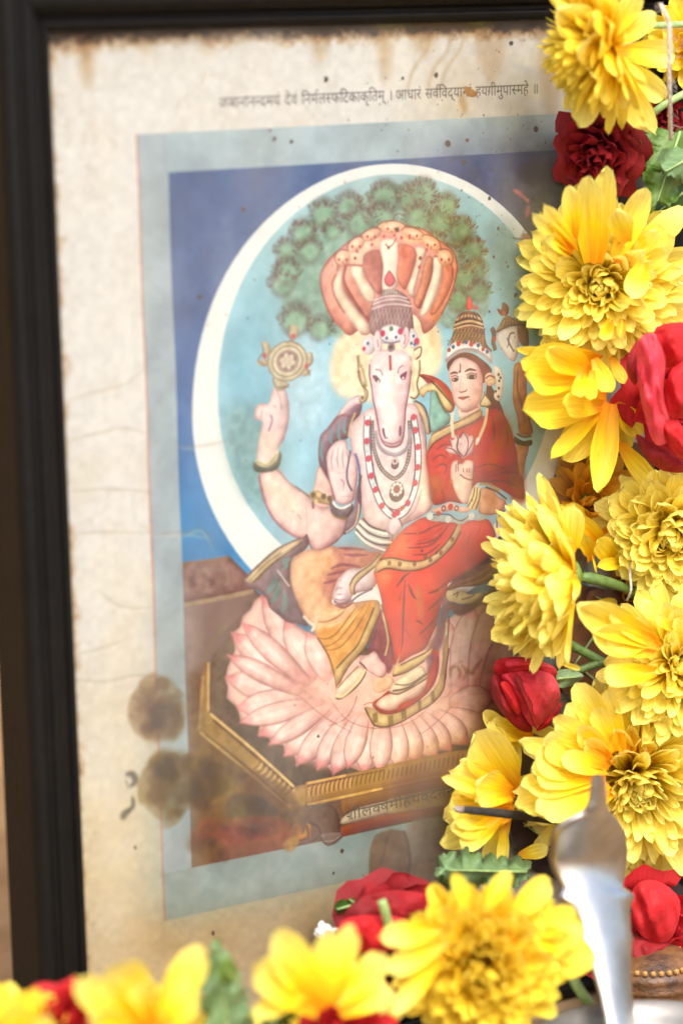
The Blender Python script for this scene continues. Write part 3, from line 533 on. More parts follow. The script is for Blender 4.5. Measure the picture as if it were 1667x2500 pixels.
    for s in ('350,1630 340,1760 330,1950 320,2200 300,2330', '310,1640 340,1600 400,1560', '400,1700 430,1790 460,1810', '560,1760 650,1730 740,1660', '560,1920 640,1850 690,1790', '480,2150 560,2080 640,1980', '270,1700 310,1640 350,1600', '290,1840 320,1740', '300,2180 280,2290', '340,2100 400,2190', '440,2020 480,2030 510,2060', '380,1660 400,1740 420,1790'): L('f', (120, 52, 60), 4.5, s, .65, True)
    P('h', (128, 74, 78), '1250,220 1262,350 1240,450 1150,560 1050,600 900,560 760,560 700,620 690,760 640,930 570,1060 520,1130 600,1090 660,980 730,760 760,640 1090,600 1250,520 1310,420 1300,250', al=.75, blur=5)
    P('h', (150, 96, 74), '800,470 920,400 1060,310 1180,240 1255,240 1250,330 1200,430 1050,505 880,520 740,555'); P('h', (120, 62, 70), '780,470 900,390 1040,310 1160,200 1200,100 1190,260 1040,370 880,470', al=.85, blur=3)
    for s in ('870,510 1000,480 1140,410 1240,300', '860,470 980,440 1100,370 1220,290', '1050,330 1140,310 1230,250', '900,500 1040,470 1180,400'): L('h', (196, 146, 100), 6, s, .75, True)
    P('h', (130, 82, 82), '740,650 800,670 900,690 1000,660 1080,600 1180,560 1230,540 1210,600 1120,680 1060,690 960,760 850,795 780,740 735,800 740,720', blur=2)
    P('h', (224, 208, 162), '745,560 860,556 960,590 1075,576 1010,655 900,684 800,664 745,640'); L('h', (112, 80, 60), 3, '800,600 850,570 830,620', .7); L('h', (112, 80, 60), 3, '880,640 960,620 1010,590', .6)
    P('h', (136, 86, 100), '700,620 740,700 735,850 720,1000 680,1100 640,1180 580,1200 560,1140 640,1000 680,800', al=.85, blur=4); L('h', (222, 206, 160), 8, '740,860 735,1000 715,1200 710,1380 690,1500', .9); L('h', (90, 76, 96), 3.5, '760,800 750,1000 735,1200 735,1400', .8)
    P('f', (228, 206, 156), '60,1540 130,1430 230,1418 380,1448 500,1448 600,1400 700,1320 790,1210 840,1110 885,1085 870,1180 800,1300 700,1400 600,1482 480,1532 340,1542 180,1520 90,1562'); L('f', (130, 80, 50), 3.2, '110,1440 230,1420 380,1450 510,1445 610,1395 710,1310 800,1190 845,1100', .8); L('f', (130, 80, 50), 3.2, '90,1560 180,1522 340,1545 480,1535 605,1484 710,1400 810,1295 880,1170', .8)
    dots('f', (140, 96, 56), 6, '440,1480 545,1410 690,1370 800,1240 590,1440 300,1480 200,1470', .7)
    P('f', (230, 190, 172), '605,955 700,920 780,885 850,920 940,935 965,970 900,988 800,965 700,985 620,985'); dots('f', (196, 74, 70), 8, '783,930'); 
    for x in (715, 840): disc(sheet(parse('f', '%d,945' % x))[0], 7, (140, 86, 76)); disc(sheet(parse('f', '%d,945' % x))[0], 3.5, (230, 196, 180))
    L('f', (206, 214, 206), 10, '560,1025 640,1048 760,1036 830,1060 900,1072 980,1010 1040,1040 1112,1030', .95); L('f', (110, 90, 90), 2.5, '600,1010 700,1000 780,1010 830,1050 900,1060 980,1000', .7); dots('f', (216, 220, 212), 9, '585,1020 760,1050 985,1020'); dots('f', (186, 90, 50), 6, '665,995')
    P('h', (216, 220, 214), '1190,60 1250,40 1310,80 1320,180 1230,205 1200,150'); P('h', (90, 60, 44), '1240,50 1270,40 1275,90 1245,95'); P('h', (70, 44, 40), '1255,210 1330,190 1345,420 1290,520 1220,560 1270,400', al=.8, blur=4); L('f', (112, 84, 64), 4, '1310,960 1240,1040 1230,1140', .8); P('f', (214, 176, 160), '1240,1060 1310,1030 1320,1160 1270,1180', al=.7, blur=4)
    # feet and hems
    P('h', (228, 208, 150), '238,1300 300,1160 292,1272 420,1200 540,1140 592,1085 604,1150 520,1232 400,1304 300,1352 228,1374'); L('h', (130, 80, 50), 3.2, '300,1270 420,1210 540,1150 600,1090', .7); L('h', (110, 66, 60), 3.4, '230,1376 320,1352 420,1302 530,1228', .8)
    P('h', (200, 74, 60), '600,1130 665,1150 640,1300 600,1420 500,1520 520,1400 590,1280', blur=2); P('h', (126, 88, 108), '540,1200 620,1160 600,1300 560,1380 560,1280', al=.8, blur=3)
    P('k', (232, 190, 160), '500,360 560,310 640,320 665,380 600,432 520,442'); P('k', (240, 208, 202), '395,210 470,150 520,128 560,190 602,240 602,300 560,330 480,290')
    P('k', (240, 216, 190), '225,400 300,320 400,240 445,275 410,360 330,440 250,492 212,482'); L('k', (110, 84, 60), 3, '215,480 250,490 330,440 410,360 450,270 400,210', .8); beads('k', (230, 216, 170), 4, 18, '222,470 270,470 340,410 400,340 440,275'); L('k', (150, 100, 70), 2.6, '230,410 320,310 390,240', .6)
    P('k', (226, 208, 154), '1030,100 1060,0 1078,100 1054,300 1040,420 960,520 850,592 760,642 720,670 600,708 520,694 470,625 440,560 500,560 560,600 640,612 740,580 860,512 960,430 1010,330 1030,200')
    P('k', (206, 78, 60), '500,530 560,480 620,430 645,455 540,540 620,580 690,560 720,520 850,450 920,330 955,205 1002,165 992,320 920,450 780,552 680,602 580,602')
    P('k', (238, 208, 190), '528,540 560,490 640,450 800,400 912,330 905,400 850,470 720,530 685,572 600,582'); P('k', (230, 218, 192), '655,372 750,300 860,238 902,280 914,330 800,402 700,452 635,442'); L('k', (120, 84, 70), 3, '670,380 780,380 900,300', .6); beads('k', (110, 84, 70), 2.6, 22, '660,430 760,410 850,350 910,300'); L('k', (110, 70, 60), 3, '640,445 700,456 800,405 912,335', .7)
    for x, y in ((520, 640), (640, 660), (740, 610), (860, 545), (960, 470)): L('k', (116, 84, 44), 12 if x < 760 else 8, '%d,%d %d,%d' % (x, y - 40, x + 6, y + 36), .55, sm=0, blur=1)
    L('k', (110, 70, 56), 3.2, '440,560 480,635 520,696 610,708 720,672 850,594 960,524 1040,424 1056,300 1080,100', .75); L('k', (140, 50, 44), 3, '500,540 560,596 640,606 740,576 860,500 950,400', .7)
    for s in ('520,540 480,520 430,540', '380,470 350,560 280,650 160,700'): L('k', (196, 140, 132), 3, s, .6)
    # lady's head
    P('d', (226, 218, 208), '1200,750 1270,800 1292,900 1275,1050 1240,1095 1195,1050 1220,950 1205,850'); dots('d', (90, 80, 66), 3.4, '1245,840 1250,900 1245,970 1240,1050 1215,1000 1262,870')
    P('d', (124, 52, 48), '765,800 752,740 800,680 900,630 1000,640 1080,690 1160,760 1180,810 1140,870 1100,920 1085,900 1060,780 960,690 880,678 820,710 790,760')
    P('d', (236, 208, 203), '770,790 800,740 880,680 970,695 1050,750 1085,840 1092,920 1080,1050 1040,1130 960,1182 880,1182 822,1120 800,1040 790,950 768,860')
    P('d', (214, 160, 150), '1050,780 1090,860 1085,1050 1030,1130 980,1170 1020,1040 1050,920', al=.6, blur=7); P('d', (226, 180, 176), '800,940 860,960 850,1020 810,1030', al=.5, blur=5); P('d', (226, 182, 176), '960,950 1040,960 1020,1040 970,1020', al=.4, blur=6)
    L('d', (96, 56, 52), 4, '782,835 820,820 860,826', .9, True); L('d', (96, 56, 52), 4.4, '920,815 970,790 1035,802', .9, True)
    P('d', (100, 62, 62), '795,885 830,868 862,880 845,905 812,908'); P('d', (96, 58, 58), '938,868 985,840 1035,862 1010,882 970,884'); dots('d', (236, 226, 224), 2.2, '812,888 955,866 1018,864'); L('d', (150, 100, 100), 2.6, '790,862 830,850 865,866', .7); L('d', (150, 100, 100), 2.6, '935,846 985,826 1040,846', .7)
    L('d', (150, 90, 90), 3, '862,1000 885,1008 930,996 940,975', .8, True); L('d', (216, 176, 176), 3, '880,880 875,960 862,1000', .5); P('d', (196, 108, 110), '855,1060 905,1048 965,1050 920,1075 900,1085'); L('d', (130, 66, 72), 2.6, '852,1060 905,1062 965,1050', .8); L('d', (150, 96, 96), 3, '880,730 880,812', .8); dots('d', (140, 60, 60), 3.2, '875,812')
    P('d', (228, 186, 170), '1120,840 1170,820 1215,870 1210,930 1150,950 1115,910'); L('d', (110, 66, 50), 3, '1120,880 1160,850 1210,870', .7); P('d', (226, 208, 170), '1150,890 1215,885 1190,925 1130,920'); P('d', (224, 210, 176), '1110,1030 1172,1110 1140,1142 1065,1132'); L('d', (120, 90, 60), 2.6, '1110,1000 1105,1040 1065,1130 1140,1142 1172,1110 1115,1035', .7)
    P('d', (148, 112, 80), '770,620 800,500 820,400 840,310 890,250 960,232 1040,250 1092,310 1112,400 1132,540 1180,620 1000,600 880,610')
    for s in ('840,320 900,285 980,275 1090,310', '825,370 920,335 1010,330 1105,365', '820,405 930,370 1020,368 1110,395'): L('d', (222, 196, 150), 5, s, .9); 
    for s in ('835,340 960,305 1100,335', '822,388 960,352 1108,380'): L('d', (92, 60, 40), 3, s, .7)
    for k in range(9): L('d', (214, 186, 136), 2.6, '%d,395 %d,560' % (830 + k * 34, 790 + k * 34 + 40), .6); L('d', (96, 64, 44), 2.6, '%d,400 %d,560' % (850 + k * 34, 790 + k * 34 - 30), .6)
    for k in range(7): L('d', (96, 64, 44), 2.4, '%d,250 %d,310' % (900 + k * 24, 870 + k * 36), .7)
    P('d', (226, 226, 228), '742,722 745,640 790,555 860,520 910,545 960,510 1010,545 1060,530 1100,575 1170,615 1184,730 1120,672 1010,615 890,622 800,672'); dots('d', (196, 60, 60), 6.4, '865,545 988,548'); dots('d', (170, 70, 60), 5, '775,605 1100,598'); dots('d', (84, 96, 140), 5, '815,575 940,530 1055,560 1140,620'); beads('d', (130, 120, 130), 2.6, 26, '748,700 800,655 890,604 1010,600 1120,655 1178,720', .8); L('d', (200, 190, 190), 6, '750,715 800,668 890,618 1010,612 1120,668 1180,730', .7)
    P('d', (232, 104, 84), '966,88 998,160 990,210 960,222 934,190 946,140'); L('d', (150, 70, 40), 2.6, '950,150 940,190 960,220', .6); P('d', (196, 96, 78), '990,170 1040,180 1060,215 990,210', al=.7)
    # conch with lid
    P('d', (218, 216, 212), '1238,450 1330,390 1430,378 1440,560 1405,705 1340,685 1280,605 1240,525'); L('d', (110, 96, 86), 3.4, '1400,440 1360,450 1345,520 1370,580 1395,620', .8); L('d', (110, 96, 86), 2.6, '1330,490 1345,540 1330,580', .7)
    P('d', (130, 92, 58), '1430,375 1515,365 1530,570 1450,530'); P('d', (146, 108, 64), '1225,440 1260,360 1320,275 1390,300 1440,330 1540,340 1505,385 1400,372 1300,402'); L('d', (84, 54, 30), 3.4, '1240,430 1300,395 1400,362 1510,370', .8); L('d', (206, 172, 110), 3, '1280,350 1340,320 1430,345', .7)
    for k in range(7): L('d', (86, 56, 32), 2.6, '%d,300 %d,380' % (1300 + k * 24, 1270 + k * 34), .7)
    P('d', (126, 70, 48), '1290,148 1345,190 1335,265 1270,270 1238,210 1275,215'); dots('d', (196, 84, 60), 6, '1300,250'); L('d', (130, 96, 60), 9, '1185,390 1210,440 1200,520 1215,610', .85); dots('d', (186, 60, 44), 7, '1205,500'); L('d', (110, 70, 40), 4, '1175,400 1195,470 1185,560', .7)
    # flame at the right
    P('b', (226, 128, 108), '1370,240 1440,250 1490,310 1535,340 1510,370 1460,320 1400,280', al=.9, blur=2); P('b', (216, 130, 116), '1490,430 1530,400 1540,470 1500,520', al=.8, blur=3); P('b', (150, 90, 110), '1380,200 1560,300 1560,520 1450,400', al=.3, blur=10)
# ---- lettering and marks
_GL = {}
def glyph(ch):
    if ch not in _GL:
        c = bpy.data.curves.new('lettering', 'FONT'); c.body = ch; c.resolution_u = 3
        o = bpy.data.objects.new('lettering', c); COL.objects.link(o)
        m = o.evaluated_get(bpy.context.evaluated_depsgraph_get()).to_mesh()
        m.calc_loop_triangles(); v = np.array([tuple(p.co)[:2] for p in m.vertices]); t = np.array([tuple(x.vertices) for x in m.loop_triangles])
        _GL[ch] = (v, t); bpy.data.objects.remove(o); bpy.data.curves.remove(c)
    return _GL[ch]
def clip_tri(poly, xc):
    out = []
    for (a, b) in zip(poly, np.roll(poly, -1, 0)):
        ia, ib = a[0] <= xc, b[0] <= xc
        if ia: out.append(a)
        if ia != ib: out.append(a + (b - a) * (xc - a[0]) / (b[0] - a[0]))
    return np.array(out)
HALF = {'स': .50, 'म': .47, 'ल': .5, 'क': .5, 'ष': .45, 'न': .36, 'ञ': .5, 'ज': .62, 'श': .42}
PRE, LEN = {'ि': .262}, {'ज': .757}
def layout(tokens):
    """visual-order tokens -> list of polygons in em units. '~X' half form of X, '^' repha over the last letter, '/' rakar stroke, ' ' space"""
    x = 0.0; out = []; last = 0.6
    def add(ch, dx, dy=0, xc=None, k=1.0):
        v, t = glyph(ch)
        for tri in t:
            q = v[tri].copy()
            if xc is not None:
                q = clip_tri(q, xc)
                if len(q) < 3: continue
            q = q * k + [dx, dy]
            a = np.roll(q, -1, 0); s = (q[:, 0] * a[:, 1] - a[:, 0] * q[:, 1]).sum()
            out.append(q if s > 0 else q[::-1])
    for tk in tokens:
        if tk == ' ': x += .38; continue
        if tk == '^':
            v, t = glyph('े')
            for tri in t:
                q = v[tri].copy(); q[:, 0] = -q[:, 0] - .34 + x; out.append(q if ((np.roll(q, -1, 0)[:, 1] * q[:, 0]).sum() - (q[:, 1] * np.roll(q, -1, 0)[:, 0]).sum()) > 0 else q[::-1])
            continue
        if tk == '/':
            q = np.array([(x - .32, .24), (x - .50, .0), (x - .55, .05), (x - .36, .30)]); out.append(q); continue
        if tk[0] == '~':
            xc = HALF[tk[1]]; add(tk[1], x, xc=xc); x += xc; continue
        v, t = glyph(tk)
        if tk in 'ंेुूृ्ै': add(tk, x); continue
        add(tk, x)
        x += PRE.get(tk, v[:, 0].max()); 
    return out, x
def write(c, s0, s1, hpx, tokens, col, al=1.0, asc=.62):
    """set a line of letters between two photograph points on the sheet"""
    polys, wd = layout(tokens)
    (p0, p1) = sheet(parse(c, s0 + ' ' + s1)); ux = (p1 - p0) / wd; n = np.array([-(p1 - p0)[1], (p1 - p0)[0]]); n /= np.hypot(*n); uy = -n * hpx * .86 / asc
    tp = [p0 + q[:, :1] * ux + q[:, 1:] * uy for q in polys]
    # all triangles share one orientation, so their coverages add up
    r = cover(tp)
    if r: blend(np.clip(r[0], 0, 1), r[1], r[2], col, al, 'n')
def marks():
    rr = random.Random(12)
    T1 = ['~ज', 'ञ', 'ा', 'न', 'ा', 'न', '~न', 'द', 'म', 'य', 'ं', ' ', 'द', 'े', 'व', 'ं', ' ', 'ि', 'न', 'म', '^', 'ल', '~स', 'फ', 'ि', 'ट', 'क', 'ा', 'क', 'ृ', 'ि', 'त', 'म', '्', ' ', '।', ' ',
          'आ', 'ध', 'ा', 'र', 'ं', ' ', 'स', 'व', '^', 'ि', 'व', 'द', '्', 'य', 'ा', 'न', 'ा', 'ं', ' ', 'ह', 'य', 'ग', '/', 'ी', 'म', 'ु', 'प', 'ा', '~स', 'म', 'ह', 'े', ' ', '॥']
    write('S', '536,263', '1312,227', 22.5, T1, (66, 58, 60), .9)
    write('k', '300,1424', '1130,1222', 22, ['श', '/', 'ी', 'ल', '~क', 'ष', 'म', 'ी', 'ह', 'य', 'व', 'द', 'न', 'न'], (58, 46, 44), .8)
    L('k', (70, 56, 50), 3, '420,1338 700,1268 1090,1176', .6, sm=0)
    write('l', '1190,1090', '1480,1025', 17, ['फ', 'ै', 'म', 'स', 'ू'], (70, 52, 44), .85); write('l', '570,1060', '800,1010', 14, ['श', '/', 'ी', 'म', 'त'], (150, 116, 84), .45)
    # brown damp stains
    late = []
    def stain(s, col, al, b): P('S', col, s, 1, al, b, 'mul')
    for s, c_, al in (('330,1690 360,1650 420,1650 455,1700 460,1760 430,1800 380,1815 335,1790 318,1740', (118, 82, 30), .85), ('368,1700 400,1680 440,1720 440,1770 410,1800 372,1800', (84, 50, 20), .75), ('345,1880 380,1845 470,1840 560,1850 590,1900 540,1950 470,1980 430,2015 395,2020 350,1970 335,1920', (112, 82, 30), .9), ('380,1855 440,1842 470,1880 430,1920 390,1900', (80, 50, 22), .75), ('470,1860 560,1850 600,1900 540,1950', (92, 72, 26), .55)):
        if c_[0] > 200: continue
        late.append((c_, s, al))
    blot((104, 66, 24), '462,1860 600,1870 740,1970 700,2060 480,2125 466,1990', .8, 10); blot((70, 46, 22), '560,1950 640,1945 690,2000 640,2045 570,2035', .85, 5)
    blot((138, 62, 22), '472,2020 560,2000 700,2000 690,2070 470,2128', .75, 8); blot((140, 46, 26), '560,2010 650,2005 650,2050 560,2065', .6, 6); blot((92, 72, 26), '474,2060 530,2050 550,2100 470,2125', .6, 5); blot((120, 92, 40), '480,1700 520,1760 620,1850 560,1900 480,1860', .5, 8)
    fill(rect(0, 0, 11, 260), noisy((164, 180, 190), .16)); fill(rect(0, 243.8, 110, 260), noisy((146, 164, 162), .2)); fill(rect(0, 150, 11, 260), noisy((146, 162, 162), .2), .6, 30); fill(rect(-.5, -.2, .25, 260), (196, 110, 84), .5)
    P('l', (124, 94, 82), '330,540 520,520 520,560 440,630 370,630'); L('l', (100, 70, 56), 5, '320,560 370,632 440,626 525,560', .8); L('l', (196, 172, 160), 2.5, '350,606 440,598 510,552', .7); P('l', (166, 122, 50), '-40,640 60,560 120,610 60,690 0,700', al=.9, blur=2)
    for k_, (c_, s, al) in enumerate(late): blot(c_, s, al * (.62 if k_ in (0, 2) else .45), 9, 1.6)
    for cx_, cy_, rx_, ry_, n_, sd in ((388, 1735, 58, 72, 34, 1), (405, 1760, 38, 50, 16, 2), (440, 1915, 88, 78, 44, 3), (395, 1880, 40, 40, 16, 4), (540, 1900, 70, 60, 20, 5), (610, 2000, 80, 50, 24, 6), (520, 2050, 50, 50, 14, 7), (330, 1700, 30, 60, 6, 8), (950, 2120, 40, 90, 14, 9)): splotch(cx_, cy_, rx_, ry_, (176, 136, 76), n_, .42, sd)
    blot((108, 72, 44), '908,2050 935,2030 985,2030 1002,2080 998,2180 996,2260 925,2260 902,2180 897,2120', .92, 4, .5); blot((146, 120, 108), '1000,2010 1100,1990 1100,2130 1010,2150', .7, 8); L('S', (84, 52, 32), 6, '945,2040 935,2090 915,2150 915,2200', .5, blur=2); L('S', (66, 38, 22), 7, '985,2030 1000,2090 998,2160 1000,2260', .6, blur=2)
    stain('330,2240 480,2220 700,2180 900,2150 900,2330 500,2360 330,2330', (236, 214, 178), .6, 30); stain('960,2130 1120,2090 1120,2200 960,2230', (190, 150, 104), .7, 14)
    stain('1000,1830 1300,1790 1300,1960 1000,1990', (206, 160, 70), .5, 18); stain('960,1900 1150,1860 1180,1950 1000,1980', (190, 150, 60), .5, 12); stain('1200,1480 1300,1480 1300,1800 1150,1800', (190, 146, 110), .7, 26)
    [L('S', (160, 108, 52), 9, q, .6, True, blur=2) for q in ('1098,1655 1100,1632 1112,1626', '1114,1626 1122,1640 1120,1656', '1125,1622 1140,1640 1160,1645', '1140,1630 1132,1660', '1150,1650 1160,1630 1175,1612', '1118,1618 1130,1614')]
    P('S', (176, 118, 34), '1132,210 1150,215 1165,228 1155,236 1138,230', al=.95); stain('1130,225 1140,260 1135,280 1122,250', (220, 180, 110), .8, 5); P('S', (170, 112, 30), '1275,570 1290,572 1298,590 1290,600 1275,590', al=.95); L('S', (90, 76, 64), 4, '1250,580 1275,584', .6); L('S', (96, 80, 66), 4, '1265,588 1280,560', .5, blur=2)
    for q, w_ in (('306,1892 322,1890 330,1908 316,1922', 13), ('322,1945 324,1968 310,1985', 9), ('318,1975 302,1990 300,2002', 15), ('312,1925 308,1905', 8)): L('S', (52, 48, 44), w_, q, .75, True, blur=2)
    P('S', (206, 120, 60), '1018,1430 1030,1440 1035,1500 1022,1510 1015,1470', al=.6, blur=2); dots('S', (196, 96, 40), 5, '1020,1300 1100,1175 1098,1110 1075,1440 980,1240')
    for s in ('170,1075 230,1060 300,1045 356,1058', '430,1085 480,1090 560,1075', '172,1305 260,1300 370,1302', '380,1305 450,1300 520,1310', '180,1660 260,1665 330,1650 375,1655', '240,1440 290,1480 370,1485', '170,1200 270,1195 360,1200', '180,1600 260,1580 310,1560', '165,980 220,960 300,940 350,900', '440,1310 490,1290 520,1340'):
        L('S', (160, 134, 100), 6, s, .26, True, blur=2); L('S', (240, 236, 226), 4, ' '.join('%f,%f' % (float(v.split(',')[0]), float(v.split(',')[1]) + 6) for v in s.split()), .4, True, blur=2)  # paper creases, each with a shaded and a lit side painted in
    # fly specks and soot specks
    for k in range(190):
        x, y = rr.uniform(480, 1360), rr.uniform(80, 2150)
        if rr.random() < .55: x, y = rr.gauss(1180, 110), rr.gauss(420, 260)
        if y < 45: continue
        disc(sheet([(x, y)])[0], rr.choice([1.2, 1.4, 1.8, 2.4]), rr.choice([(46, 34, 26), (96, 52, 22), (70, 40, 24), (120, 84, 40)]), .85, ry=rr.uniform(1, 2.6))
    for s, r in (('1307,315', 8), ('1095,350', 8), ('1135,395', 7), ('1245,105', 7), ('1142,342', 5), ('1283,435', 7), ('794,193', 7), ('668,338', 5), ('658,318', 4), ('710,345', 5), ('911,505', 5), ('969,560', 5), ('1215,558', 5), ('1194,483', 5), ('1205,627', 4), ('1168,585', 6), ('1140,637', 5), ('1260,720', 6), ('1196,760', 4), ('1240,650', 4), ('1236,640', 3), ('595,510', 6), ('488,725', 6), ('330,2070', 5), ('520,2280', 6), ('834,2077', 6), ('812,2132', 4), ('983,190', 4), ('1064,182', 6), ('776,1798', 4), ('1030,1345', 4), ('1065,1350', 4)):
        q = sheet(parse('S', s))[0]; a = np.linspace(0, 2 * math.pi, 8, endpoint=False); rad = np.array([rr.uniform(.6, 1.15) for _ in a]) * r * .9
        fill([np.c_[q[0] + np.cos(a) * rad, q[1] + np.sin(a) * rad * 1.1]], rr.choice([(44, 30, 22), (90, 44, 20), (64, 36, 22)]), .9)
paint_sheet()
zz_ = (np.arange(TH) / TS + TZ0)[:, None]; xx_ = (np.arange(TW) / TS + TX0)[None]
inside = ((zz_ > 0) & (zz_ < 260) & (xx_ > 0) & (xx_ < 191.4))[..., None]
CV[:] = np.where(inside, (CV - .66) * 1.26 + .635, CV)      # ink density of the print
marks()
# faint paper tooth and print grain
CV += (NR.rand(TH, TW, 1).astype(np.float32) - .5) * .03 + ((NF - .5) * .05)[..., None]
np.clip(CV, 0, 1, out=CV)
IMG = bpy.data.images.new('aged_print', TW, TH, alpha=False)
buf = np.ones((TH, TW, 4), np.float32); buf[..., :3] = CV[::-1]
IMG.pixels.foreach_set(buf.ravel()); IMG.update(); IMG.pack()
del buf
# ---------------------------------------------------------------- framed print
def image_mat():
    m = bpy.data.materials.new('aged printed paper'); m.use_nodes = True; t = m.node_tree; b = t.nodes['Principled BSDF']
    uv = t.nodes.new('ShaderNodeUVMap'); im = t.nodes.new('ShaderNodeTexImage'); im.image = IMG; im.interpolation = 'Cubic'; im.extension = 'EXTEND'
    t.links.new(uv.outputs[0], im.inputs[0]); t.links.new(im.outputs[0], b.inputs['Base Color'])
    b.inputs['Roughness'].default_value = .7; b.inputs['Specular IOR Level'].default_value = .25
    return m
framed = tag(empty('picture_frame', (0.09, 0, -0.31)), 'dark brown wooden picture frame with stepped moulding around the aged print', 'picture frame')
def build_print():
    nx, nz = 40, 50; x0, x1, z0, z1 = -.0385, .2145, .0375, -.3060
    vs = []; fs = []; uvs = []
    for j in range(nz + 1):
        for i in range(nx + 1):
            x = x0 + (x1 - x0) * i / nx; z = z0 + (z1 - z0) * j / nz
            y = 0.00025 * math.sin(x * 70 + z * 23) + .0003 * math.sin(z * 95 - x * 31)
            vs.append((x, y, z)); uvs.append(((x * 1000 - TX0) / TWM, 1 - (-z * 1000 - TZ0) / THM))
    for j in range(nz):
        for i in range(nx):
            a = j * (nx + 1) + i; fs.append((a, a + nx + 1, a + nx + 2, a + 1))
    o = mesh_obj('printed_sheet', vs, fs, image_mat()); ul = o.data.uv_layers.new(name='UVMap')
    for lp in o.data.loops: ul.data[lp.index].uv = uvs[lp.vertex_index]
    put(o, framed)
    return o
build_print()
WOOD = new_mat('dark stained wood', (11, 8, 6), .55, scale=60, col2=(5, 4, 3), bump=.25, bscale=350, spec=.2)
INX0, INX1, INZ0, INZ1 = -.0322, .2080, .0325, -.3000
PROF = [(0, -.0008), (0, .0045), (.06, .0062), (.16, .0068), (.2, .0052), (.27, .0052), (.31, .0082), (.44, .0100), (.58, .0104), (.64, .0086), (.7, .0086), (.76, .0106), (.88, .0108), (.96, .0094), (1, .0068), (1, -.0125), (.3, -.0125)]
RW = .0190
def rail(c0, c1, o0, o1):
    """moulding swept between inner corners c0,c1 with outer corners o0,o1 (mitred)"""
    vs = []; fs = []; n = 18
    for k in range(n + 1):
        t = k / n
        for (u, h) in PROF:
            a = Vector(c0).lerp(Vector(o0), u); b = Vector(c1).lerp(Vector(o1), u); p = a.lerp(b, t)
            vs.append((p.x, -h, p.y))
    m = len(PROF)
    for k in range(n):
        for i in range(m):
            a = k * m + i; b = k * m + (i + 1) % m; fs.append((a, b, b + m, a + m))
    fs.append(tuple(range(m))); fs.append(tuple(range(n * m + m - 1, n * m - 1, -1)))
    o = mesh_obj('frame_rail', vs, fs, WOOD, smooth=False); put(o, framed)
    bm = bmesh.new(); bm.from_mesh(o.data); bmesh.ops.recalc_face_normals(bm, faces=bm.faces); bm.to_mesh(o.data); bm.free()
    bv = o.modifiers.new('b', 'BEVEL'); bv.width = .0005; bv.segments = 2; bv.limit_method = 'ANGLE'
    return o
ci = [(INX0, INZ0), (INX1, INZ0), (INX1, INZ1), (INX0, INZ1)]
co = [(INX0 - RW, INZ0 + RW), (INX1 + RW, INZ0 + RW), (INX1 + RW, INZ1 - RW), (INX0 - RW, INZ1 - RW)]
for k in range(4): rail(ci[k], ci[(k + 1) % 4], co[k], co[(k + 1) % 4])
# backing board
def box(name, lo, hi, mat, bevel=0):
    bm = bmesh.new(); bmesh.ops.create_cube(bm, size=1)
    for v in bm.verts: v.co = Vector([lo[i] + (hi[i] - lo[i]) * (v.co[i] + .5) for i in range(3)])
    if bevel: bmesh.ops.bevel(bm, geom=bm.edges[:], offset=bevel, segments=2, affect='EDGES')
    me = bpy.data.meshes.new(name); bm.to_mesh(me); bm.free(); me.materials.append(mat)
    o = bpy.data.objects.new(name, me); COL.objects.link(o); return o
put(box('backing_board', (-.046, .0022, -.314), (.222, .0110, .0465), new_mat('brown hardboard', (112, 84, 58), .8, scale=90, col2=(92, 66, 44))), framed)
def glass_mat():
    m = bpy.data.materials.new('old picture glass'); m.use_nodes = True; t = m.node_tree; t.nodes.clear()
    out = t.nodes.new('ShaderNodeOutputMaterial'); mx = t.nodes.new('ShaderNodeMixShader'); tr = t.nodes.new('ShaderNodeBsdfTransparent')
    gl = t.nodes.new('ShaderNodeBsdfGlossy'); gl.inputs['Roughness'].default_value = .06
    fr = t.nodes.new('ShaderNodeFresnel'); fr.inputs['IOR'].default_value = 1.38
    tr.inputs[0].default_value = (.97, .975, .965, 1)
    # thin dust film; its pale streaks also paint in the milky reflected haze
    df = t.nodes.new('ShaderNodeBsdfDiffuse'); df.inputs[0].default_value = (.8, .76, .68, 1)
    nz = t.nodes.new('ShaderNodeTexNoise'); nz.inputs['Scale'].default_value = 1; nz.inputs['Detail'].default_value = 6
    tc = t.nodes.new('ShaderNodeTexCoord'); mpp = t.nodes.new('ShaderNodeMapping'); mpp.inputs['Scale'].default_value = (34, 10, 9); t.links.new(tc.outputs['Object'], mpp.inputs[0]); t.links.new(mpp.outputs[0], nz.inputs['Vector'])
    mp = t.nodes.new('ShaderNodeMapRange'); mp.inputs[1].default_value = .35; mp.inputs[2].default_value = .8; mp.inputs[3].default_value = .01; mp.inputs[4].default_value = .09
    t.links.new(nz.outputs['Fac'], mp.inputs[0])
    m2 = t.nodes.new('ShaderNodeMixShader'); t.links.new(mp.outputs[0], m2.inputs[0]); t.links.new(tr.outputs[0], m2.inputs[1]); t.links.new(df.outputs[0], m2.inputs[2])
    t.links.new(fr.outputs[0], mx.inputs[0]); t.links.new(m2.outputs[0], mx.inputs[1]); t.links.new(gl.outputs[0], mx.inputs[2]); t.links.new(mx.outputs[0], out.inputs[0])
    return m
g = box('glass_pane', (-.0375, -.0030, -.3055), (.2135, -.0012, .0370), glass_mat()); put(g, framed)
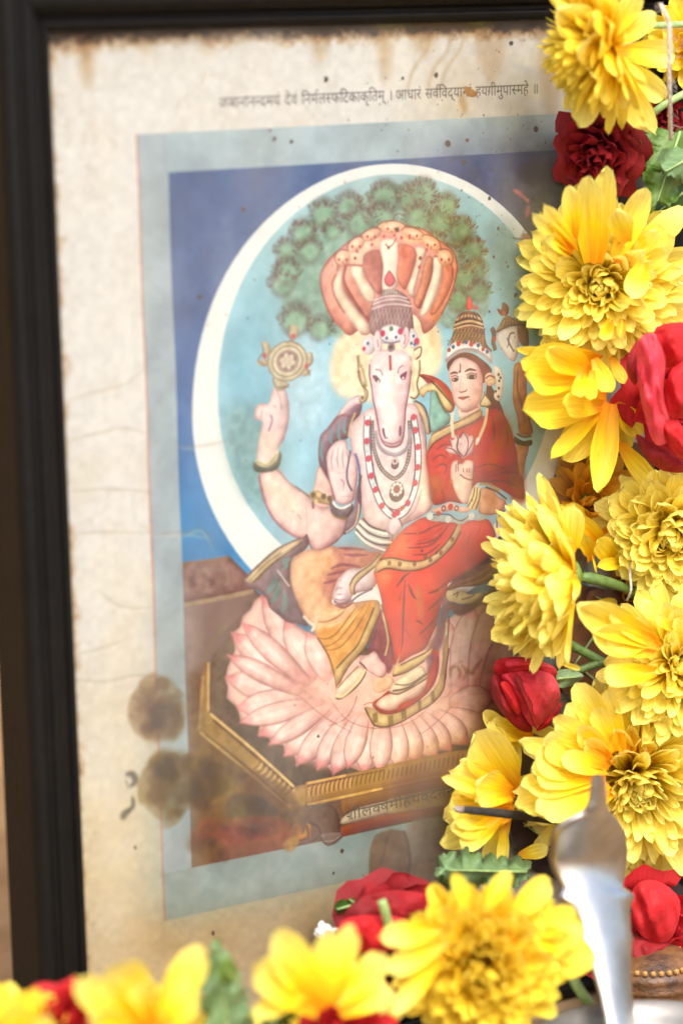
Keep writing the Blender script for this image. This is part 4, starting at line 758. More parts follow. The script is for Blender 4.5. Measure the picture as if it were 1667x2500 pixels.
# ---------------------------------------------------------------- table and wall
TZ = -.3195
PLASTER = new_mat('pale plaster', (166, 136, 98), .85, scale=8, col2=(146, 110, 74), bump=.3, bscale=120)
CLOTH = new_mat('cream cotton cloth', (150, 124, 88), .9, scale=40, col2=(126, 98, 64), bump=.5, bscale=2500)
o = mesh_obj('wall', [(-1.6, .42, -1.0), (2.4, .42, -1.0), (2.4, .42, 1.4), (-1.6, .42, 1.4), (-1.6, .5, -1.0), (2.4, .5, -1.0), (2.4, .5, 1.4), (-1.6, .5, 1.4)],
             [(0, 1, 2, 3), (7, 6, 5, 4), (0, 4, 5, 1), (1, 5, 6, 2), (2, 6, 7, 3), (3, 7, 4, 0)], PLASTER, smooth=False); tag(o, kind='structure')
vs = []; fs = []
for j in range(41):
    for i in range(41):
        x = -.9 + 2.2 * i / 40; y = -1.1 + 1.52 * j / 40
        vs.append((x, y, TZ - .001 + .0008 * math.sin(x * 31 + y * 12) * math.sin(y * 27)))
for j in range(40):
    for i in range(40): a = j * 41 + i; fs.append((a, a + 1, a + 42, a + 41))
o = mesh_obj('tabletop_cloth', vs, fs, CLOTH); tag(o, kind='structure')
gr = mesh_obj('ground', [(-30, -30, -1.05), (30, -30, -1.05), (30, 30, -1.05), (-30, 30, -1.05)], [(0, 1, 2, 3)], new_mat('dusty ground', (150, 128, 100), .95, scale=2, col2=(120, 100, 78))); tag(gr, kind='structure')
# ---------------------------------------------------------------- flowers
RF = random.Random(21)
def petal_mat(name, base, mid, tip, rough=.5, trans=.38, vein=.2, edge=None):
    m = bpy.data.materials.new(name); m.use_nodes = True; t = m.node_tree; b = t.nodes['Principled BSDF']; out = t.nodes['Material Output']
    tc = t.nodes.new('ShaderNodeTexCoord'); sp = t.nodes.new('ShaderNodeSeparateXYZ'); t.links.new(tc.outputs['Object'], sp.inputs[0])
    r = t.nodes.new('ShaderNodeValToRGB'); e = r.color_ramp.elements
    e[0].position = 0.0; e[0].color = (*srgb(base), 1); e[1].position = 1.0; e[1].color = (*srgb(tip), 1); q = e.new(.42); q.color = (*srgb(mid), 1)
    t.links.new(sp.outputs[0], r.inputs[0])
    mp = t.nodes.new('ShaderNodeMapping'); mp.inputs['Scale'].default_value = (2.0, 34, 6); t.links.new(tc.outputs['Object'], mp.inputs[0])
    oi = t.nodes.new('ShaderNodeObjectInfo'); t.links.new(oi.outputs['Random'], mp.inputs['Location'])
    nz = t.nodes.new('ShaderNodeTexNoise'); nz.inputs['Scale'].default_value = 1.0; nz.inputs['Detail'].default_value = 3; t.links.new(mp.outputs[0], nz.inputs['Vector'])
    hs = t.nodes.new('ShaderNodeHueSaturation'); t.links.new(r.outputs[0], hs.inputs['Color'])
    m1 = t.nodes.new('ShaderNodeMapRange'); m1.inputs[3].default_value = .94; m1.inputs[4].default_value = 1.06; t.links.new(oi.outputs['Random'], m1.inputs[0])
    m2 = t.nodes.new('ShaderNodeMapRange'); m2.inputs[1].default_value = .3; m2.inputs[2].default_value = .7; m2.inputs[3].default_value = 1 - vein; m2.inputs[4].default_value = 1 + vein * .5; t.links.new(nz.outputs['Fac'], m2.inputs[0])
    ml = t.nodes.new('ShaderNodeMath'); ml.operation = 'MULTIPLY'; t.links.new(m1.outputs[0], ml.inputs[0]); t.links.new(m2.outputs[0], ml.inputs[1]); t.links.new(ml.outputs[0], hs.inputs['Value'])
    n3 = t.nodes.new('ShaderNodeTexNoise'); n3.inputs['Scale'].default_value = 5.5; n3.inputs['Detail'].default_value = 4; v3 = t.nodes.new('ShaderNodeVectorMath'); v3.operation = 'ADD'; t.links.new(tc.outputs['Object'], v3.inputs[0]); cx3 = t.nodes.new('ShaderNodeCombineXYZ'); w3 = t.nodes.new('ShaderNodeMath'); w3.operation = 'MULTIPLY'; w3.inputs[1].default_value = 37.0; t.links.new(oi.outputs['Random'], w3.inputs[0]); [t.links.new(w3.outputs[0], cx3.inputs[i]) for i in range(3)]; t.links.new(cx3.outputs[0], v3.inputs[1]); t.links.new(v3.outputs[0], n3.inputs['Vector'])
    m3 = t.nodes.new('ShaderNodeMapRange'); m3.inputs[1].default_value = .64; m3.inputs[2].default_value = .78; m3.inputs[4].default_value = .42; t.links.new(n3.outputs['Fac'], m3.inputs[0])
    br = t.nodes.new('ShaderNodeMix'); br.data_type = 'RGBA'; br.blend_type = 'MULTIPLY'; t.links.new(m3.outputs[0], br.inputs[0]); t.links.new(hs.outputs[0], br.inputs[6]); br.inputs[7].default_value = (.62, .42, .25, 1)   # bruises
    hs = br; COLOUT = br.outputs[2]
    t.links.new(COLOUT, b.inputs['Base Color']); b.inputs['Roughness'].default_value = rough; b.inputs['Specular IOR Level'].default_value = .5
    bp = t.nodes.new('ShaderNodeBump'); bp.inputs['Strength'].default_value = .6; bp.inputs['Distance'].default_value = .0006; t.links.new(nz.outputs['Fac'], bp.inputs['Height']); t.links.new(bp.outputs[0], b.inputs['Normal'])
    tl = t.nodes.new('ShaderNodeBsdfTranslucent'); gm = t.nodes.new('ShaderNodeGamma'); gm.inputs[1].default_value = .8; t.links.new(COLOUT, gm.inputs[0]); t.links.new(gm.outputs[0], tl.inputs[0])
    mx = t.nodes.new('ShaderNodeMixShader'); mx.inputs[0].default_value = trans
    t.links.new(b.outputs[0], mx.inputs[1]); t.links.new(tl.outputs[0], mx.inputs[2]); t.links.new(mx.outputs[0], out.inputs[0])
    return m
YEL = petal_mat('yellow petal', (242, 160, 3), (254, 226, 36), (255, 243, 132))
YELD = petal_mat('deep yellow petal', (234, 144, 3), (252, 215, 18), (255, 234, 84))
ORA = petal_mat('orange yellow petal', (214, 130, 10), (232, 160, 20), (240, 180, 50))  # for blooms lying in shadow, with the shade put into the colour
REDD = petal_mat('dark crimson petal', (96, 5, 10), (138, 8, 16), (166, 16, 26), rough=.75, trans=.18, vein=.22)
REDB = petal_mat('bright red petal', (150, 8, 14), (190, 18, 26), (208, 36, 44), rough=.72, trans=.22, vein=.2)
REDP = petal_mat('pink red petal', (180, 14, 32), (212, 42, 62), (228, 88, 98), rough=.6, trans=.25)
GRN = petal_mat('green leaf', (96, 128, 52), (92, 130, 58), (116, 150, 76), rough=.5, trans=.25, vein=.25)
GRY = petal_mat('grey green leaf', (112, 142, 92), (136, 166, 118), (160, 184, 144), rough=.6, trans=.2, vein=.35)
DGR = petal_mat('dark green leaf', (52, 84, 22), (60, 96, 26), (90, 126, 44), rough=.5, trans=.25, vein=.25)
BRN = petal_mat('brown shade filler', (96, 58, 26), (120, 76, 34), (134, 90, 44), rough=.7, trans=.1, vein=.3)  # for sheets added where the gaps between blooms are shaded
BLK = petal_mat('dark shade filler', (44, 26, 18), (52, 34, 24), (66, 44, 30), rough=.75, trans=.05, vein=.3)  # near-black shade colour for sheets added behind the blooms
STEM = new_mat('green stem', (96, 122, 62), .5, scale=500, col2=(70, 98, 44), bump=.3, bscale=1500)
STEMP = new_mat('pale green stem', (150, 176, 112), .5, scale=500, col2=(126, 152, 86), bump=.3, bscale=1500)
CALYX = new_mat('calyx green', (110, 136, 44), .6, scale=900, col2=(78, 104, 30), bump=.5, bscale=2500)
DRY = new_mat('dry brown bract', (120, 96, 72), .85, scale=900, col2=(70, 52, 38), bump=.7, bscale=2200)
def petal_mesh(name, mat, w=.3, curl=.5, cup=.35, tip=.5, twist=0.0, base=.35, wave=0.0, nu=8, nv=4, seed=0):
    """unit-length petal along +X, inner face +Z"""
    r = random.Random(seed); vs = []; fs = []
    ph = [r.uniform(0, 6.28) for _ in range(4)]
    x = z = 0.0; a0 = -curl * .18; du = 1.0 / nu
    pu = 0.0
    for i in range(nu + 1):
        u = 1 - (1 - i / nu) ** 1.55
        ang = a0 + curl * (u ** 1.6); du = u - pu; pu = u
        if i: x += du * math.cos(ang); z += du * math.sin(ang)
        ww = w * (base + (1 - base) * min(1, u / .55) ** .8)
        if u > tip: ww *= max(0.0, 1 - ((u - tip) / (1 - tip)) ** 2.1) ** .5 * .96 + .04
        for j in range(nv + 1):
            v = j / nv * 2 - 1
            tw = twist * u + .12 * math.sin(ph[0] + 3 * u)
            yy = v * ww; zz = cup * ww * (v * v) * (1.1 - .5 * u) - .05 * ww * math.cos(v * 7.5) * (1 - u * .5)
            zz += wave * ww * math.sin(ph[1] + 5 * u + 2.4 * v)
            vs.append((x - zz * math.sin(ang) + .03 * math.sin(ph[2] + v * 4) * (u > .95), yy * math.cos(tw) - zz * math.sin(tw) * .6, z + zz * math.cos(ang) + yy * math.sin(tw)))
    for i in range(nu):
        for j in range(nv): a = i * (nv + 1) + j; fs.append((a, a + nv + 1, a + nv + 2, a + 1))
    me = bpy.data.meshes.new(name); me.from_pydata(vs, [], fs); me.update(); me.polygons.foreach_set('use_smooth', [True] * len(me.polygons)); me.materials.append(mat)
    return me
def family(mat, seed):
    r = random.Random(seed); F = {}
    F['long'] = [petal_mesh('petal', mat, r.uniform(.15, .19), r.uniform(-.1, .55), r.uniform(.35, .75), r.uniform(.66, .82), r.uniform(-.3, .3), .42, .1, seed=seed + k) for k in range(8)]
    F['broad'] = [petal_mesh('petal', mat, r.uniform(.24, .31), r.uniform(.1, .7), r.uniform(.25, .5), r.uniform(.58, .74), r.uniform(-.25, .25), .36, .14, seed=seed + 20 + k) for k in range(8)]
    F['short'] = [petal_mesh('petal', mat, r.uniform(.24, .32), r.uniform(.7, 1.5), r.uniform(.5, .8), r.uniform(.62, .76), r.uniform(-.2, .2), .45, .08, nu=6, seed=seed + 40 + k) for k in range(6)]
    F['point'] = [petal_mesh('petal', mat, r.uniform(.17, .22), r.uniform(0, .6), r.uniform(.4, .7), r.uniform(.2, .3), r.uniform(-.4, .4), .4, .12, seed=seed + 60 + k) for k in range(6)]
    return F
FY, FD, FO = family(YEL, 100), family(YELD, 300), family(ORA, 500)
def place(parent, me, base, d, n, L, W=1.0, name='petal'):
    d = Vector(d).normalized(); n = Vector(n); y = n.cross(d).normalized(); n = d.cross(y)
    o = bpy.data.objects.new(name, me); COL.objects.link(o); o.parent = parent
    m = Matrix((d * L, y * L * W, n * L)).transposed().to_4x4(); m.translation = Vector(base) - Vector(parent.location)
    o.matrix_local = m
    return o
def basis(A):
    A = Vector(A).normalized(); e1 = A.cross(Vector((0.13, .2, .97))).normalized(); return A, e1, A.cross(e1)
CAMV = Vector(CAMPOS)
def mums(label, px, py, h, A, rings, fam=FY, group='yellow chrysanthemums of the garland', calyx=True, R0=.0035, cat='flower', sector=None):
    """rings: (count, length mm, elevation deg, kind, width factor, rise mm)"""
    C = ray_point(px, py, h); A, e1, e2 = basis(A)
    f = tag(empty('chrysanthemum', C), label, cat, group)
    off = RF.uniform(0, 6)
    for k, (n, L, el, kind, wf, rise) in enumerate(rings):
        n = int(n * 1.35); wf *= .70 if kind == 'long' else .76
        for i in range(n):
            a = off + 2 * math.pi * (i + .5 * (k % 2) + RF.uniform(-.22, .22)) / n
            if sector and not sector(a, k): continue
            ra = e1 * math.cos(a) + e2 * math.sin(a); e = math.radians(el + RF.uniform(-12, 12))
            d = ra * math.cos(e) + A * math.sin(e); nn = A * math.cos(e) - ra * math.sin(e)
            nn = (nn + (ra.cross(A)) * RF.uniform(-.5, .5)).normalized()
            r0 = R0 * max(.12, math.cos(e))
            place(f, RF.choice(fam[kind]), C + ra * r0 + A * rise / 1000, d, nn, L / 1000 * RF.uniform(.82, 1.1), wf * RF.uniform(.88, 1.14))
    # receptacle keeps the petal bases closed
    vs, fs = tube([C - A * .003, C - A * .001, C + A * .003, C + A * .0055], [.0016, R0 * .95, R0 * .8, .0008], 10)
    put(mesh_obj('receptacle', vs, fs, CALYX), f) if calyx else None
    if calyx: f.children[-1].data.transform(Matrix.Identity(4))
    return f
def hero(f, fam, kind, b, t, L=None, curl=None, W=1.0, lift=0.0, roll=0.0, hb=None, ht=None, k=None):
    """one petal laid from photograph point b to t (heights in mm before the print)"""
    B = ray_point(b[0], b[1], hb / 1000); T = ray_point(t[0], t[1], ht / 1000)
    d = (T - B); n = (CAMV - B).normalized(); n = n - d.normalized() * n.dot(d.normalized()); n.normalize()
    if roll: n = Matrix.Rotation(math.radians(roll), 3, d.normalized()) @ n
    me = fam[kind][k % len(fam[kind])] if k is not None else RF.choice(fam[kind])
    return place(f, me, B, d, n, d.length * 1.06, W * (.60 if kind == 'broad' else .9))
def fix_parent_mesh(f):
    pass
TOCAM = (-.54, -.82, .17)
big = lambda s=1.0: [(20, 30 * s, 2, 'long', 1.2, 0), (22, 29 * s, 12, 'broad', .62, .8), (22, 27 * s, 22, 'long', 1.1, 1.4), (22, 24 * s, 32, 'long', 1.1, 2.0), (20, 21 * s, 42, 'long', 1.1, 2.6), (20, 18 * s, 51, 'long', 1.05, 3.1), (18, 15 * s, 59, 'short', .75, 3.5), (16, 12.5 * s, 67, 'short', .7, 3.9), (13, 10 * s, 75, 'short', .65, 4.2), (9, 8 * s, 84, 'short', .6, 4.4)]
# top flower, face turned to the left, long outer petals hanging towards the viewer
f1 = mums('topmost yellow chrysanthemum, side on, its long outer petals hanging down beside the white thread', 1490, 105, .046, (-.84, .48, -.30),
          [(15, 25, -6, 'broad', .9, 0), (16, 25, 8, 'broad', .85, 1), (17, 22, 22, 'long', 1.1, 2), (20, 20, 34, 'long', 1, 3), (24, 18, 46, 'long', .8, 4), (26, 17, 56, 'long', .75, 5), (26, 16.5, 65, 'long', .7, 6), (22, 16, 74, 'long', .7, 6.5), (14, 16, 84, 'long', .7, 7)], FD, sector=lambda a, k, B=basis((-.84, .48, -.30)): (B[1] * math.cos(a) + B[2] * math.sin(a)).y < .6)
for b, t, W, hb, ht, kd in (((1478, 110), (1440, 40), 1.2, 45, 56, 'broad'), ((1490, 130), (1395, 95), 1.3, 46, 58, 'broad'), ((1480, 150), (1530, 258), 1.1, 46, 48, 'broad'), ((1490, 160), (1575, 300), 1.1, 44, 42, 'broad'), ((1470, 150), (1415, 305), 1.2, 38, 34, 'broad'), ((1440, 160), (1378, 268), 1.0, 34, 32, 'long'),
                            ((1490, 110), (1590, 40), 1.1, 44, 46, 'broad'), ((1500, 130), (1628, 130), .9, 34, 28, 'broad'), ((1500, 140), (1605, 225), .9, 36, 32, 'broad'), ((1480, 100), (1340, 10), 1.1, 42, 48, 'broad'), ((1480, 90), (1480, -30), 1.2, 44, 50, 'broad'), ((1490, 90), (1560, -20), 1.2, 44, 50, 'broad'), ((1465, 140), (1440, 200), 1.5, 46, 56, 'broad'), ((1500, 150), (1590, 310), .7, 38, 36, 'broad')):
    hero(f1, FY, kd, b, t, W=W, hb=hb, ht=ht)
f2 = mums('large full yellow chrysanthemum facing the viewer, second from the top', 1470, 690, .016, (-.66, -.74, -.02), big(1.0), FY)
for b, t, W in (((1440, 640), (1440, 425), 1.1), ((1460, 640), (1478, 418), .7), ((1500, 640), (1572, 465), 1.0), ((1520, 650), (1660, 520), 1.0), ((1400, 600), (1325, 492), .55), ((1400, 610), (1295, 515), .55), ((1390, 620), (1320, 560), .55), ((1400, 580), (1392, 455), .9), ((1560, 700), (1665, 790), 1.0), ((1540, 740), (1600, 810), 1.1), ((1490, 780), (1470, 845), .8), ((1520, 770), (1512, 838), .6)):
    hero(f2, FY, 'broad', b, t, W=W, hb=30, ht=38)
for b, t, W in (((1530, 590), (1500, 500), 1.3), ((1570, 640), (1540, 730), 1.4)): hero(f2, FY, 'broad', b, t, W=W, hb=44, ht=50)
f3 = tag(empty('chrysanthemum', ray_point(1500, 965, .022)), 'loose yellow chrysanthemum with few broad drooping petals, left of the large red rose', 'flower', 'yellow chrysanthemums of the garland')
for b, t, W, hb, ht, kd in (((1460, 885), (1254, 878), .85, 22, 26, 'broad'), ((1440, 905), (1336, 852), 1.1, 30, 36, 'broad'), ((1430, 920), (1282, 915), 1.25, 28, 30, 'broad'), ((1480, 975), (1278, 1000), 1.1, 24, 26, 'broad'), ((1470, 990), (1368, 985), 1.5, 32, 34, 'broad'), ((1482, 985), (1342, 1122), .6, 24, 24, 'long'),
                            ((1480, 990), (1375, 1118), 1.4, 18, 14, 'broad'), ((1490, 985), (1462, 1192), .95, 28, 30, 'point'), ((1495, 985), (1440, 1115), 1.0, 20, 18, 'broad'), ((1500, 985), (1562, 1050), 1.5, 26, 26, 'broad'), ((1450, 875), (1490, 955), 1.5, 34, 40, 'broad'), ((1420, 910), (1415, 975), 1.4, 36, 42, 'broad'), ((1445, 905), (1440, 985), 1.1, 36, 42, 'broad'),
                            ((1490, 870), (1525, 935), 1.3, 26, 30, 'broad'), ((1540, 920), (1535, 960), 1.2, 20, 20, 'broad'), ((1500, 990), (1530, 1085), 1.0, 20, 16, 'broad'), ((1510, 1080), (1590, 1178), 1.1, 26, 30, 'broad'), ((1430, 880), (1262, 850), .4, 20, 20, 'long'), ((1470, 960), (1300, 960), 1.2, 14, 12, 'broad'), ((1480, 960), (1330, 930), 1.2, 16, 16, 'broad'), ((1440, 1130), (1436, 1125 + 12), 1, 10, 8, 'broad')):
    hero(f3, FD, kd, b, t, W=W, hb=hb, ht=ht)
# side-on flower in the middle
f4 = mums('dense yellow chrysanthemum seen side on with its green calyx and stem', 1398, 1402, .038, (-.90, .38, .0),
          [(22, 29, 22, 'long', 1.1, 0), (24, 29, 31, 'long', 1.1, 1), (24, 28, 39, 'long', 1.05, 2), (24, 27, 47, 'long', 1.05, 3), (22, 26, 54, 'long', 1.0, 4), (20, 25, 60, 'long', .95, 5), (16, 23, 66, 'long', .9, 6), (12, 22, 78, 'long', .9, 6)], FY, R0=.006, sector=lambda a, k, B=basis((-.88, .42, .0)): (B[1] * math.cos(a) + B[2] * math.sin(a)).y < .62)
for b, t, W, hb, ht, kd in (((1380, 1340), (1318, 1160), .75, 24, 22, 'point'), ((1385, 1370), (1400, 1235), 1.3, 34, 38, 'broad'), ((1380, 1385), (1340, 1310), 1.9, 38, 44, 'broad'), ((1375, 1390), (1300, 1225), 1.2, 34, 36, 'broad'), ((1380, 1420), (1255, 1420), .9, 44, 50, 'long'), ((1380, 1400), (1250, 1360), .9, 44, 50, 'long'), ((1385, 1450), (1285, 1560), 1.4, 38, 44, 'broad'), ((1388, 1460), (1330, 1605), 1.3, 36, 40, 'broad'),
                            ((1388, 1470), (1365, 1630), .55, 36, 38, 'long'), ((1360, 1615), (1410, 1632), .7, 36, 36, 'long'), ((1390, 1450), (1350, 1520), 1.2, 44, 52, 'broad'), ((1360, 1480), (1208, 1560), 1.0, 28, 28, 'broad'), ((1360, 1470), (1208, 1515), .9, 28, 28, 'broad'), ((1380, 1440), (1270, 1600), 1.2, 26, 24, 'broad')):
    hero(f4, FY, kd, b, t, W=W, hb=hb, ht=ht)
f5 = mums('small yellow pompon chrysanthemum of short rounded petals at the right edge', 1640, 1290, .030, (-.62, -.72, -.1),
          [(18, 23, 2, 'broad', .95, 0), (20, 22.5, 13, 'broad', .95, 1), (20, 22, 24, 'broad', .9, 2), (20, 21, 34, 'broad', .9, 3), (20, 20, 44, 'broad', .85, 4), (18, 19, 53, 'broad', .8, 4.5), (14, 17.5, 62, 'short', .85, 5), (12, 15.5, 71, 'short', .8, 5.3), (8, 14, 81, 'short', .8, 5.5)], FY)
f6 = mums('blurred yellow chrysanthemum at the right edge above the biggest flower', 1650, 1620, .045, (-.30, -.93, .1), big(.9), FY)
for b, t, W in (((1600, 1570), (1388, 1470), .8), ((1610, 1580), (1480, 1490), .7), ((1600, 1590), (1430, 1540), 1.0), ((1600, 1640), (1455, 1655), .9), ((1590, 1560), (1470, 1580), 1.3), ((1640, 1540), (1600, 1500), 1.2)): hero(f6, FY, 'broad', b, t, W=W, hb=58, ht=56)
# left lower, side on
f7 = tag(empty('chrysanthemum', ray_point(1250, 1940, .012)), 'yellow chrysanthemum side on beneath the pink rosebud, pierced by the dark twig', 'flower', 'yellow chrysanthemums of the garland')
for b, t, W, hb, ht, kd in (((1250, 1925), (1160, 1792), 1.3, 22, 30, 'broad'), ((1255, 1920), (1200, 1760), 1.0, 14, 12, 'broad'), ((1250, 1935), (1092, 1880), 1.1, 20, 24, 'broad'), ((1250, 1950), (1080, 1900), .45, 26, 32, 'long'), ((1245, 1940), (1142, 1912), 1.5, 30, 36, 'broad'), ((1248, 1945), (1160, 1955), 1.0, 34, 38, 'long'), ((1250, 1955), (1076, 1962), 1.0, 18, 20, 'broad'), ((1250, 1965), (1066, 1985), 1.1, 22, 26, 'broad'),
                            ((1250, 1980), (1062, 2062), 1.0, 20, 22, 'broad'), ((1245, 1985), (1085, 2030), 1.0, 28, 30, 'broad'), ((1225, 1990), (1118, 2082), .9, 32, 34, 'broad'), ((1232, 2010), (1225, 2108), .8, 28, 30, 'broad'), ((1240, 2000), (1190, 2105), 1.1, 18, 18, 'broad'), ((1255, 1920), (1250, 1800), 1.0, 8, 6, 'broad'), ((1250, 1940), (1110, 1850), 1.0, 8, 8, 'broad'), ((1250, 1960), (1090, 2000), 1.2, 8, 8, 'broad'), ((1240, 1980), (1100, 2055), 1.2, 10, 8, 'broad'),
                            ((1265, 2090), (1335, 2075), 1.7, 26, 30, 'broad'), ((1250, 1800), (1175, 1740), 1.1, 10, 10, 'broad'), ((1290, 1800), (1178, 1765), 1.0, 14, 14, 'broad'), ((1300, 1800), (1200, 1800), 1.2, 10, 8, 'broad')):
    hero(f7, FY, kd, b, t, W=W, hb=hb, ht=ht)
f8 = mums('biggest yellow chrysanthemum, open and facing the viewer behind the metal handle', 1545, 1880, .028, (-.50, -.80, -.32),
          [(20, 41, 2, 'long', 1.0, 0), (22, 39, 12, 'broad', .5, 1), (22, 36, 22, 'long', .9, 2), (22, 31, 32, 'long', .95, 3), (22, 27, 41, 'long', .9, 4), (22, 23, 49, 'long', .9, 5), (20, 20, 57, 'long', .9, 6), (18, 17.5, 65, 'short', .7, 6.5), (16, 15.5, 73, 'short', .66, 7), (14, 14, 82, 'short', .5, 7.4)], FY)
for b, t, W in (((1540, 1840), (1538, 1676), .95), ((1520, 1835), (1480, 1690), .8), ((1500, 1830), (1412, 1678), .9), ((1500, 1835), (1450, 1720), 1.0), ((1490, 1840), (1385, 1722), 1.1), ((1485, 1845), (1400, 1770), 1.0), ((1480, 1850), (1355, 1756), 1.1), ((1480, 1862), (1340, 1790), 1.0), ((1480, 1870), (1306, 1800), .9), ((1470, 1868), (1258, 1808), .5), ((1470, 1875), (1290, 1842), .95), ((1470, 1880), (1280, 1880), 1.0),
                ((1470, 1895), (1265, 1920), .9), ((1470, 1905), (1265, 1966), 1.1), ((1480, 1910), (1300, 1990), 1.0), ((1490, 1930), (1340, 2010), 1.0), ((1570, 1850), (1610, 1700), 1.0), ((1590, 1860), (1660, 1730), 1.1), ((1600, 1870), (1690, 1800), 1.1), ((1480, 1880), (1370, 1850), 1.1), ((1490, 1870), (1420, 1800), 1.1)): hero(f8, FY, 'long', b, t, W=W, hb=RF.uniform(40, 46), ht=RF.uniform(42, 50))
f9 = mums('blurred round yellow chrysanthemum in the foreground, left of the metal handle', 1175, 2350, .092, (-.52, -.80, .12),
          [(18, 25, 0, 'broad', .7, 0), (22, 24.5, 12, 'broad', .75, 1), (24, 24.5, 23, 'broad', .7, 2), (24, 24, 33, 'broad', .7, 3), (24, 23.5, 42, 'broad', .66, 4), (22, 23, 50, 'broad', .62, 5), (20, 22, 58, 'broad', .6, 5.5), (16, 21, 66, 'broad', .58, 6), (12, 20, 74, 'broad', .56, 6.3), (8, 19, 83, 'broad', .55, 6.6)], FD)
for b, t, W in (((1080, 2270), (928, 2288), 1.1), ((1090, 2300), (950, 2370), 1.0), ((1080, 2340), (960, 2470), .8), ((1150, 2230), (1110, 2135), 1.0), ((1180, 2230), (1235, 2140), 1.0), ((1240, 2250), (1330, 2160), 1.2), ((1240, 2300), (1400, 2260), 1.3), ((1240, 2340), (1420, 2340), 1.3)): hero(f9, FD if t[0] > 1100 else FY, 'broad', b, t, W=W, hb=108, ht=104)
f10 = mums('blurred yellow chrysanthemum with upright broad petals at the foot of the left frame rail', 365, 2575, .075, (-.35, -.45, .82), [(9, 24, 8, 'broad', 1.0, 0), (8, 20, 36, 'broad', .9, 2), (7, 14, 62, 'broad', .9, 3)], FY)
for b, t, W in (((360, 2510), (255, 2340), 1.5), ((350, 2520), (180, 2385), .9), ((380, 2500), (495, 2315), 1.1), ((370, 2490), (355, 2380), 1.0), ((390, 2510), (450, 2390), 1.2), ((370, 2510), (330, 2400), 1.3), ((350, 2530), (200, 2480), 1.0)): hero(f10, FY, 'broad', b, t, W=W, hb=100, ht=104)
f11 = mums('blurred yellow chrysanthemum with upright petals below the dark red rose at the bottom', 800, 2560, .085, (-.3, -.5, .8), [(9, 25, 8, 'broad', .9, 0), (8, 20, 36, 'broad', .9, 2), (7, 14, 62, 'broad', .9, 3)], FY)
for b, t, W in (((790, 2460), (662, 2276), 1.1), ((800, 2450), (862, 2262), 1.1), ((790, 2450), (800, 2275), 1.2), ((820, 2460), (935, 2335), 1.1), ((780, 2470), (595, 2338), .9), ((760, 2420), (610, 2480), .8), ((830, 2480), (950, 2420), 1.1)): hero(f11, FY, 'broad', b, t, W=W, hb=108, ht=110)
f12 = mums('deep yellow chrysanthemum cut off by the bottom left corner', 30, 2562, .065, (-.4, -.5, .75), [(12, 17, 6, 'broad', 1.1, 0), (12, 16, 26, 'broad', 1.1, 1), (10, 13, 48, 'broad', 1, 2), (8, 10, 70, 'short', 1, 3)], FD)
for b, t, W in (((100, 2560), (112, 2474), 1.6), ((50, 2560), (26, 2452), 1.5)): hero(f12, FD if t[0] < 60 else FY, 'broad', b, t, W=W, hb=78, ht=80)
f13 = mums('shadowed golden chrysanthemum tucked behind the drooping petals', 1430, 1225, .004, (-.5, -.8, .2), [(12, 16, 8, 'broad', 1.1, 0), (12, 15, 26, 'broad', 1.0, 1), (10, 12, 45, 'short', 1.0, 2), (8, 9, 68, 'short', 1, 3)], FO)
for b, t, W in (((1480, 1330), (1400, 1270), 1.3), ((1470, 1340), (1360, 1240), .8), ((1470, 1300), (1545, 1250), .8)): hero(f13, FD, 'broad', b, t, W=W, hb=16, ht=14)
f14 = mums('small shadowed yellow chrysanthemum at the right edge behind the thread', 1690, 110, .014, (-.6, -.7, -.2), [(12, 16, 4, 'broad', 1.0, 0), (12, 15, 22, 'broad', 1.0, 1), (10, 12, 45, 'short', 1.0, 2), (8, 9, 68, 'short', 1, 3)], FD)
f15 = tag(empty('loose_petals', ray_point(1500, 1375, .02)), 'loose curled yellow petals caught between the side-on flower and the pompon', 'petals')
for b, t, W, hb, ht, kd in (((1440, 1370), (1412, 1298), 1.4, 18, 20, 'broad'), ((1505, 1380), (1455, 1310), 1.3, 20, 26, 'broad'), ((1540, 1370), (1448, 1385), .7, 22, 26, 'long'), ((1520, 1365), (1500, 1305), 1.2, 16, 18, 'broad'), ((1430, 1490), (1498, 1472), 1.0, 14, 14, 'broad'), ((1440, 1330), (1360, 1230), 1.1, 12, 10, 'broad'), ((1470, 1290), (1370, 1235), 1.0, 12, 10, 'broad'), ((1400, 1380), (1402, 1320), .6, 22, 22, 'long'), ((1445, 1350), (1455, 1395), .4, 24, 24, 'long')):
    hero(f15, FD, kd, b, t, W=W, hb=hb, ht=ht)
